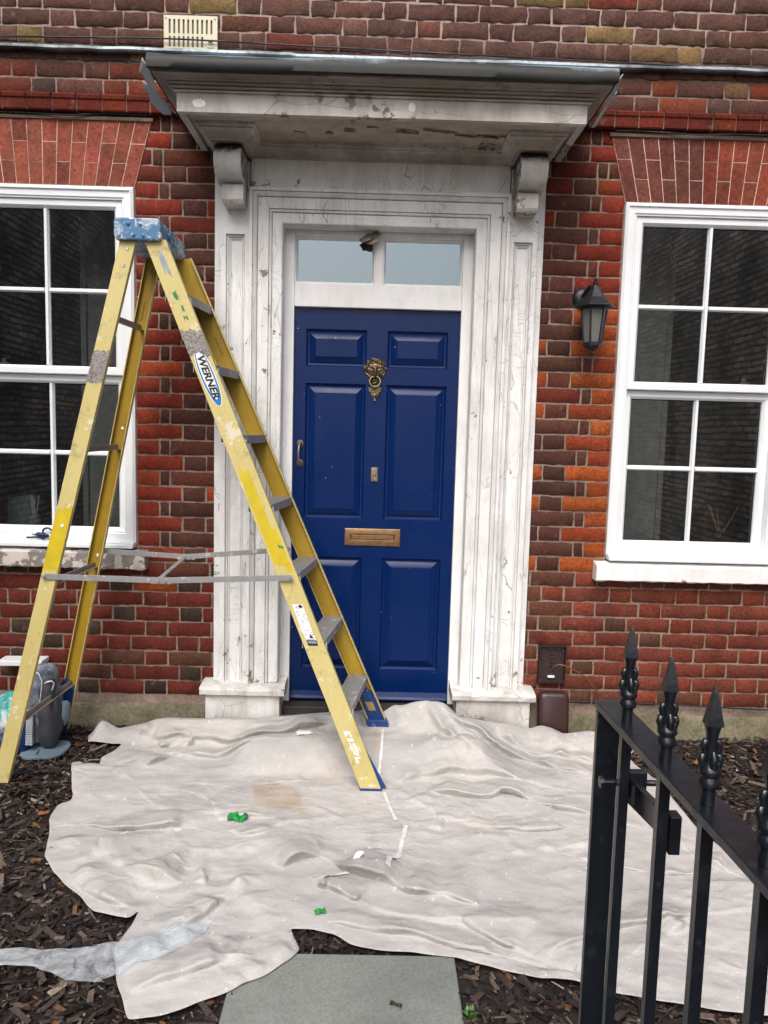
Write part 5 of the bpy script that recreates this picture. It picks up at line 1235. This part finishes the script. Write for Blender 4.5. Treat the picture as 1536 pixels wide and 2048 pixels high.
mb = MB(); mb.box(xa+.003, xb-.003, -.008, -.002, za+.003, zb-.003); mb.build('back', m_plain('vent_dark', (.16, .15, .11), .7), vent)
mb = MB(); mb.box(xb-.040, xb-.020, -.024, -.0165, 3.242, 3.252); mb.box(xb-.046, xb-.014, -.0195, -.0165, 3.225, 3.229); mb.build('slider', M['cream'], vent, bevel=.001)
for px, pz in ((xa+.010, zb-.012), (xb-.010, zb-.012)):
    mb = MB(); mb.lathe([(.004, -.0165), (.004, -.0185), (.002, -.0195)], (px, 0, pz), 8, 'y'); mb.build('screw', M['steel'], vent)
k = NT('maroon_plastic'); M['maroon'] = k.out(k.mix(k.noise(40, 4), (.035, .0165, .0165), (.048, .023, .023)), .38)
k = NT('dark_brown_plastic'); M['dbrown'] = k.out(k.mix(k.noise(60, 4), (.020, .011, .010), (.035, .02, .018)), .5)
jb = thing('junction_box', 'open brown plastic cable junction box on the wall beside the right door pillar', 'junction box', (.913, -.02, .37))
mb = MB(); ring(mb, .843, .984, .272, .470, [(.002, .0), (0, -.010), (.004, -.030), (.008, -.030), (.010, -.012), (.012, -.010)]); mb.quad((.850, -.010, .28), (.977, -.010, .28), (.977, -.010, .463), (.850, -.010, .463)); mb.build('tray', M['dbrown'], jb, smooth=30)
mb = MB()
for q in range(6): mb.box(.906, .920, -.021, -.011, .318+q*.020, .331+q*.020)
for q in range(8): mb.lathe([(.007, -.020), (.006, -.024)], (.858+q*.0155, 0, .287), 8, 'y')
for x, z in ((.862, .44), (.964, .44), (.862, .40), (.964, .40), (.90, .452), (.94, .452)): mb.box(x-.005, x+.005, -.022, -.011, z-.006, z+.006)
mb.build('rib', M['maroon'], jb, bevel=.001)
mb = MB(); mb.box(.892, .926, -.030, -.018, .304, .314); mb.build('terminal_strip', M['white'], jb, bevel=.001)
mb = MB(); n = 12
def rr(x, y, w, h, r, n=6):
    P = []
    for qx, qy, a0 in ((1, 1, 0), (-1, 1, 90), (-1, -1, 180), (1, -1, 270)):
        for q in range(n+1): a = rad(a0+90*q/n); P.append((x+qx*(w/2-r)+r*math.cos(a), y+qy*(h/2-r)+r*math.sin(a)))
    return P
tl = lambda a, b, t: (a+.04*(b-.14)*0, -.075-.10*(.245-b)+t, b)
lo = [(rr(.918, .125, .150, .235, .030), .030), (rr(.918, .125, .150, .235, .030), .004), (rr(.918, .125, .142, .227, .028), -.006), (rr(.918, .125, .120, .205, .022), -.012)]
for P, t in lo: mb.v += [tl(a, b, t) for a, b in P]
m_ = len(lo[0][0])
for j in range(3):
    for q in range(m_): a = j*m_+q; b = j*m_+(q+1) % m_; mb.f.append((a, b, b+m_, a+m_))
mb.f.append(tuple(3*m_+q for q in range(m_)))
tag(mb.build('box_cover', M['maroon'], smooth=40), 'maroon plastic cover off the open junction box, standing beneath it against the wall', 'box cover')
def cable(name, pts, r, lab_, mat=None):
    P = [Vector(p) for p in pts]; Q = []
    for i in range(len(P)-1):
        p0, p1, p2, p3 = P[max(i-1, 0)], P[i], P[i+1], P[min(i+2, len(P)-1)]
        for t in np.linspace(0, 1, 9)[:-1]: Q.append(.5*((2*p1)+(-p0+p2)*t+(2*p0-5*p1+4*p2-p3)*t*t+(-p0+3*p1-3*p2+p3)*t**3))
    Q.append(P[-1]); mb = MB(); mb.tube(Q, r, 6); return tag(mb.build(name, mat or M['cable'], smooth=60), lab_, 'cable')
cable('wall_cable', [(-2.4, -.028, 3.245), (-1.75, -.026, 3.243), (-1.41, -.024, 3.249), (-1.0, -.032, 3.252), (-.386, -.020, 3.246), (.209, -.020, 3.234), (.992, -.020, 3.219), (1.4, -.03, 3.205), (2.4, -.03, 3.16)], .004, 'thin black cable running over the brickwork just above the canopy and across the vent')
cable('wall_cable', [(.81, -.018, .176), (1.0, -.022, .181), (1.2, -.020, .183), (1.42, -.020, .179), (2.0, -.020, .160), (2.5, -.02, .15)], .0045, 'thin black cable running low along the brickwork above the right plinth')
cable('wall_cable', [(-2.4, -.020, 2.918), (-1.7, -.022, 2.916), (-1.45, -.030, 2.908), (-1.3, -.022, 2.921), (-1.07, -.022, 2.921)], .0035, 'loose black cable under the string course over the left window arch')
cable('wall_cable', [(1.08, -.022, 2.919), (1.3, -.028, 2.915), (1.45, -.030, 2.908), (1.7, -.03, 2.915), (2.4, -.022, 2.919)], .0035, 'loose black cable under the string course over the right window arch')
cable('loose_wire', [(.905, -.022, .335), (.925, -.045, .372), (.965, -.060, .377), (1.05, -.055, .335), (1.12, -.040, .265), (1.150, -.030, .225), (1.158, -.022, .185)], .0035, 'brown wire looping from the open junction box down to the low cable', m_plain('brown_wire', (.16, .055, .022), .5))

# ------------------------------------------------------------------ bag, rucksack, plastic, scraps
k = NT('dusty_grey_nylon'); a = k.noise(16, 6, .7); c = k.mix(k.ramp(a, (.40, 0), (.62, 1)), (.045, .060, .085), (.20, .23, .27)); c = k.mix(k.ramp(k.noise(60, 4), (.62, 0), (.70, .6)), c, (.45, .47, .5)); M['nylon'] = k.out(c, .8); k.bump(k.noise(28, 5), .6, .008)
k = NT('dark_nylon'); M['nylon_dark'] = k.out(k.mix(k.noise(20, 5), (.018, .022, .032), (.07, .075, .09)), .8); k.bump(k.noise(24, 5), .6, .008)
k = NT('navy_nylon'); M['nylon_blue'] = k.out(k.mix(k.noise(14, 5), (.006, .018, .10), (.012, .04, .19)), .6); k.bump(k.noise(20, 5), .5, .006)
k = NT('pale_blue_pad'); M['pad'] = k.out(k.mix(k.noise(30, 5), (.10, .16, .21), (.22, .30, .35)), .8)
bag = thing('rucksack', 'dusty grey and blue rucksack standing on the mulch behind the ladder legs', 'rucksack', (-1.50, -.36, .02))
def soft(c, r, e=2.6, nz=.012, seed=0., squash=None):
    mb = MB(); nu, nv = 34, 22; c = Vector(c)
    for j in range(nv+1):
        ph = -math.pi/2+math.pi*j/nv
        for i in range(nu):
            th = 2*math.pi*i/nu; g = lambda v: math.copysign(abs(v)**(2/e), v)
            p = Vector((g(math.cos(ph))*g(math.cos(th))*r[0], g(math.cos(ph))*g(math.sin(th))*r[1], g(math.sin(ph))*r[2]))
            if squash: p = squash(p)
            p += p.normalized()*nz*noise.noise((p.x*14+seed, p.y*14, p.z*14)) + p.normalized()*nz*.4*noise.noise((p.x*40+seed, p.y*40, p.z*30))
            mb.v.append(tuple(c+p))
    for j in range(nv):
        for i in range(nu): a = j*nu+i; b = j*nu+(i+1) % nu; mb.f.append((a, b, b+nu, a+nu))
    return mb
tp = lambda p: Vector((p.x*(1-.28*max(0, p.z/.19)) + .05*p.z, p.y, p.z))
soft((-1.500, -.300, .215), (.082, .075, .185), 3.2, .012, 1, tp).build('body', M['nylon'], bag, smooth=70)
soft((-1.447, -.345, .150), (.046, .055, .115), 2.8, .014, 5).build('side_pocket', M['nylon_dark'], bag, smooth=70)
soft((-1.455, -.330, .285), (.030, .050, .070), 2.6, .012, 9).build('front_pocket', M['nylon_dark'], bag, smooth=70)
soft((-1.415, -.285, .165), (.030, .05, .055), 2.4, .010, 2).build('water_pouch', M['pad'], bag, smooth=70)
soft((-1.560, -.355, .130), (.030, .06, .115), 2.8, .010, 4).build('blue_panel', M['nylon_blue'], bag, smooth=70)
mb = MB()
for q in range(19):
    z = .058+q*.0085; x = -1.517+.05*(z-.215)*.5; mb.hexa([(x-.014, -.402+.05*(z-.1), z), (x+.017, -.404+.05*(z-.1), z), (x+.017, -.385, z), (x-.014, -.383, z), (x-.014, -.402+.05*(z-.1), z+.0045), (x+.017, -.404+.05*(z-.1), z+.0045), (x+.017, -.385, z+.0045), (x-.014, -.383, z+.0045)])
mb.build('ribbed_strap', m_plain('pale_webbing', (.42, .46, .5), .8), bag)
mb = MB(); mb.prism(rr(-1.462, -.36, .200, .19, .075), lambda a, b, t: (a, b+.02*(a+1.46), t+.05*(a+1.46)), .012, .026); mb.build('base_flap', M['pad'], bag, bevel=.003)
mb = MB(); mb.tube([(-1.455, -.372, .335), (-1.440, -.380, .345), (-1.425, -.375, .348), (-1.417, -.365, .335), (-1.425, -.362, .310), (-1.438, -.372, .290), (-1.442, -.380, .268)], .004, 6)
mb.tube([(-1.500, -.378, .39), (-1.478, -.384, .385), (-1.462, -.384, .35), (-1.468, -.384, .29), (-1.480, -.386, .22)], .003, 6); mb.build('cord', m_plain('pale_cord', (.5, .52, .52), .7), bag, smooth=60)
k = NT('white_carrier_plastic'); M['carrier'] = k.out(k.mix(k.ramp(k.noise(9, 4), (.47, 0), (.52, 1)), (.60, .63, .66), (.05, .36, .34)), .35); k.bump(k.noise(22, 5), .8, .012)
sk = thing('carrier_bag', 'crumpled white and turquoise plastic bag at the left edge behind the ladder leg', 'plastic bag', (-1.68, -.33, .02))
soft((-1.665, -.30, .160), (.085, .085, .095), 2.4, .035, 3).build('sack', M['carrier'], sk, smooth=70)
soft((-1.67, -.30, .045), (.09, .09, .05), 2.8, .02, 6).build('dark_bundle', M['nylon_blue'], sk, smooth=70)
mb = MB(); mb.bar((-1.80, -.06, .336), (-1.585, -.06, .340), (0, 0, 1), .026, .09); tag(mb.build('painted_board', M['white'], bevel=.004), 'short white painted board end against the wall above the plastic bag', 'board')
k = NT('clear_polythene'); t = k.t; tr = k.n('BsdfTransparent'); tr.inputs[0].default_value = (.86, .92, .96, 1); mx = k.n('MixShader'); k.b.inputs['Base Color'].default_value = (.80, .86, .90, 1); k.b.inputs['Roughness'].default_value = .25
k.put(mx.inputs[0], k.ramp(k.noise(16, 5, .7, dist=1.), (.3, .16), (.7, .62))); k.bump(k.noise(7, 5, .6, dist=1.5, vec=k.map((1, 2.2, 1), rot=(0, 0, -.35))), .7, .014)
t.links.new(tr.outputs[0], mx.inputs[1]); t.links.new(k.b.outputs[0], mx.inputs[2]); t.links.new(mx.outputs[0], t.nodes['Material Output'].inputs[0]); M['poly'] = k.m
mb = MB(); n = 70; mI = 10; A_t = [Vector(p) for p in PTOP]; A_b = [Vector(p) for p in PBOT]
def along(P, t):
    f_ = t*(len(P)-1); i = min(int(f_), len(P)-2); return P[i].lerp(P[i+1], f_-i)
for a in range(n+1):
    T_, B_ = along(A_t, a/n), along(A_b, a/n)
    for b in range(mI+1):
        p = T_.lerp(B_, b/mI); onc = inside(np.array([p.x]), np.array([p.y]), out)[0]
        z0 = cloth_z(p.x, p.y)+.004 if onc else .028
        mb.v.append((p.x, p.y, z0 + .012*abs(noise.noise((p.x*7+p.y*5, p.y*16-p.x*3, 3))) + .002*noise.noise((p.x*30, p.y*30, 5))))
for a in range(n):
    for b in range(mI): i = a*(mI+1)+b; mb.f.append((i, i+1, i+mI+2, i+mI+1))
tag(mb.build('plastic_sheet', M['poly'], smooth=70), 'torn strip of clear bluish plastic sheeting lying over the left corner of the dust sheet', 'plastic sheet')
def scrap(name, c, w, h, mat, lab_, cat, yaw=0., curl=.006, lift=.006, seed=1.):
    mb = MB(); cs, sn = math.cos(yaw), math.sin(yaw)
    for a in range(9):
        for b in range(5):
            u, v = a/8-.5, b/4-.5; e = 1-.3*abs(noise.noise((u*4, v*4, seed))); x = (u*cs*w-v*sn*h)*e+c[0]; y = (u*sn*w+v*cs*h)*e+c[1]
            z = (cloth_z(x, y) if len(c) == 2 else c[2]) + lift + curl*(.5+noise.noise((u*4, v*3, seed*3)))
            mb.v.append((x, y, z))
    for a in range(8):
        for b in range(4): i = a*5+b; mb.f.append((i, i+1, i+6, i+5))
    o = mb.build(name, mat, smooth=60); sm = o.modifiers.new('thick', 'SOLIDIFY'); sm.thickness = .001; return tag(o, lab_, cat)
M['grn'] = m_plain('bright_green_tape', (.010, .26, .045), .45)
scrap('tape_scrap', MISC[0], .075, .034, M['grn'], 'crumpled bright green tape scrap on the left half of the dust sheet', 'tape scrap', .15, .022, .006, 3.)
scrap('tape_scrap', MISC[1], .034, .020, M['grn'], 'tiny green flake on the front fold of the dust sheet', 'tape scrap', .3, .008, .006, 5.)
scrap('paper_scrap', MISC[2], .075, .045, M['white'], 'small white paper scrap on the dust sheet left of the ladder feet', 'paper scrap', .35, .006, .006, 8.)
scrap('paper_scrap', (.455, -.17), .022, .035, M['white'], 'tiny white scrap on the dust sheet below the right pillar base', 'paper scrap', .1, .010, .012, 2.)
M['leaf'] = m_plain('dead_leaf', (.045, .035, .020), .6); M['leaf_or'] = m_plain('orange_leaf', (.30, .10, .025), .6, 0, .4); M['weed'] = m_plain('weed_leaf', (.045, .12, .018), .5, 0, .4)
scrap('fallen_leaf', (.098, -1.885, .012), .032, .010, M['leaf'], 'small dark curled leaf lying on the grey paving slab', 'leaf', -.5, .012, .001, 4.)
scrap('fallen_leaf', (-1.218, -0.950, .022), .038, .028, M['leaf_or'], 'brown fallen leaf on the mulch left of the dust sheet', 'leaf', .2, .006, .006, 6.)
scrap('fallen_leaf', (1.52, -.38, .02), .045, .035, M['leaf_or'], 'orange fallen leaf on the mulch behind the gate', 'leaf', .2, .012, .010, 9.)
scrap('fallen_leaf', (-.36, -.20, .098), .04, .03, M['leaf_or'], 'brown leaf blown into the doorway corner at the left pillar base', 'leaf', .8, .012, .01, 11.)
def weed(x, y, n, s, lab_, seed):
    r = random.Random(seed); t = thing('weed', lab_, 'weed', (x, y, 0)); mb = MB()
    for q in range(n):
        a = r.uniform(0, 6.28); L = s*r.uniform(.5, 1.1); c = Vector((x+r.uniform(-.3, .3)*s, y+r.uniform(-.3, .3)*s, .012)); d = Vector((math.cos(a), math.sin(a), r.uniform(.3, 1.1))).normalized(); u = Vector((-d.y, d.x, 0)).normalized()
        mb.quad(c, c+d*L*.5+u*L*.2, c+d*L, c+d*L*.5-u*L*.2)
    mb.build('leaf', M['weed'], t, recalc=False); return t
weed(.287, -1.915, 26, .026, 'small green weed at the right edge of the paving slab', 2); weed(-1.213, -1.030, 12, .022, 'small green seedling in the mulch left of the dust sheet', 5)
# blue snips on the left window sill
sn = thing('pair_of_snips', 'blue handled pair of snips lying on the left window sill', 'snips', (-1.6, -.02, .94)); zz = .946
mb = MB(); mb.tube([(-1.640, -.020, zz+.012), (-1.625, -.025, zz+.016), (-1.600, -.028, zz+.014), (-1.588, -.028, zz+.012)], [.003, .010, .011, .006], 8)
mb.tube([(-1.588+.022*math.cos(a)+.012, -.030, zz+.030+.018*math.sin(a)) for a in np.linspace(-.6, 4.9, 16)], .005, 8); mb.build('handle', M['nylon_blue'], sn, smooth=60)
mb = MB(); mb.bar((-1.675, -.036, zz+.000), (-1.595, -.036, zz+.004), (0, 0, 1), .008, .003); mb.bar((-1.655, -.020, zz+.014), (-1.63, -.022, zz+.014), (0, 0, 1), .004, .003); mb.bar((-1.60, -.040, zz-.002), (-1.565, -.040, zz+.012), (0, 0, 1), .012, .004); mb.build('blade', m_plain('dark_steel', (.05, .055, .065), .4, .6), sn)

# ------------------------------------------------------------------ things seen through the panes
df = thing('reed_diffuser', 'reed diffuser in a small glass bottle inside the right window', 'diffuser', (1.815, .22, .95))
mb = MB(); mb.lathe([(.030, .9505), (.032, .955), (.032, 1.000), (.014, 1.012), (.012, 1.030), (.014, 1.032)], (1.815, .22, 0), 16); mb.build('bottle', m_plain('dark_bottle', (.08, .06, .04), .15), df, smooth=50)
mb = MB()
for a, b in ((1.738, 1.172), (1.752, 1.165), (1.905, 1.170), (1.79, 1.15)): mb.tube([(1.815, .22, 1.0), (a, .22, b)], .0024, 5)
islands(mb, 'reed', m_plain('cane', (.70, .42, .2), .7), df)
df = thing('reed_holder', 'white sticks standing in a clear holder inside the left window', 'reed holder', (-1.74, .2, .95))
mb = MB(); mb.lathe([(.026, .9505), (.028, 1.01), (.028, 1.03)], (-1.738, .2, 0), 16); mb.build('bottle', m_plain('frosted_glass', (.45, .48, .48), .2), df, smooth=50)
mb = MB()
for a, b in ((-1.759, 1.130), (-1.750, 1.128), (-1.744, 1.126), (-1.714, 1.126), (-1.735, 1.11)): mb.tube([(-1.738, .2, .97), (a, .2, b)], .003, 5)
islands(mb, 'reed', m_plain('white_reed', (.75, .77, .76), .6), df)
mb = MB(); mb.hexa([(-1.905, .24, .952), (-1.775, .23, .952), (-1.775, .26, .952), (-1.905, .27, .952), (-1.92, .30, 1.100), (-1.777, .29, 1.128), (-1.777, .32, 1.128), (-1.92, .33, 1.100)])
tag(mb.build('box_file', m_plain('blue_grey_card', (.20, .29, .31), .7), bevel=.002), 'blue grey box file standing inside the left window', 'box file')
sg_ = thing('warning_sign', 'yellow electrical warning triangle over a blue disc, seen inside the left window', 'sign', (-1.672, .985, 1.55))
mb = MB(); mb.box(-1.712, -1.632, .985, .99, 1.462, 1.638); mb.build('plate', m_plain('sign_white', (.6, .6, .55), .5), sg_)
tri = lambda s, z=1.587, x=-1.672: [(x-.036*s, z-.030*s), (x+.036*s, z-.030*s), (x, z+.036*s)]
for s, mt, d in ((1, M['ink'], .9835), (.78, m_plain('warning_yellow', (.75, .52, .03), .5), .982)):
    mb = MB(); mb.prism(tri(s), lambda a, b, t: (a, t, b), d, d+.001); mb.build('triangle', mt, sg_)
mb = MB(); mb.prism([(-1.669, 1.606), (-1.682, 1.583), (-1.673, 1.585), (-1.677, 1.566), (-1.664, 1.590), (-1.672, 1.588), (-1.664, 1.606)], lambda a, b, t: (a, t, b), .980, .981); mb.build('bolt', M['ink'], sg_)
mb = MB(); mb.prism([(-1.672+.035*math.cos(a), 1.506+.035*math.sin(a)) for a in np.linspace(0, 2*math.pi, 29)[:-1]], lambda a, b, t: (a, t, b), .983, .984); mb.build('disc', m_plain('mandatory_blue', (.012, .03, .14), .5), sg_)
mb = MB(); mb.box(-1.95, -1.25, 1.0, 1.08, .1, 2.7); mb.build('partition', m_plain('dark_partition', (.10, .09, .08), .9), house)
sw = thing('light_switch', 'white switch plate on the room wall seen through the right window', 'switch', (2.317, 1.48, 1.228)); mb = MB(); mb.box(2.27, 2.35, 1.47, 1.48, 1.19, 1.27); mb.build('plate', M['white'], sw, bevel=.003)
mb = MB(); mb.box(2.30, 2.32, 1.464, 1.4695, 1.215, 1.245); mb.build('rocker', M['white'], sw)
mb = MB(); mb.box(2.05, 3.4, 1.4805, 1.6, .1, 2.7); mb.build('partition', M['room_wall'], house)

# ------------------------------------------------------------------ side walls of the court, reflected in the panes
k = NT('sooty_brickwork'); bt = k.n('TexBrick'); cb = k.n('CombineXYZ'); sp_ = k.sep(); k.put(cb.inputs[0], sp_[1]); k.put(cb.inputs[1], sp_[2]); k.put(bt.inputs['Vector'], cb.outputs[0])
for kk, vv in (('Scale', 1.0), ('Mortar Size', .014), ('Brick Width', .225), ('Row Height', .075)): bt.inputs[kk].default_value = vv
bt.inputs['Color1'].default_value = (.60, .42, .29, 1); bt.inputs['Color2'].default_value = (.26, .18, .13, 1); bt.inputs['Mortar'].default_value = (.13, .095, .08, 1)
M['sooty'] = k.out(k.mix(1, bt.outputs[0], k.ramp(k.noise(1.1, 6, .7), (.35, .3), (.68, 1.25)), 'MULTIPLY'), .9)
for sg, nm in ((-1, 'left'), (1, 'right')):
    mb = MB(); a, b = sorted((sg*4.2, sg*4.55)); mb.box(a, b, -11, -.002, -.3, 6.2); o = mb.build('court_wall', M['sooty'])
    tag(o, 'tall brown brick wall mirrored in the panes of the %s window' % nm, 'wall')
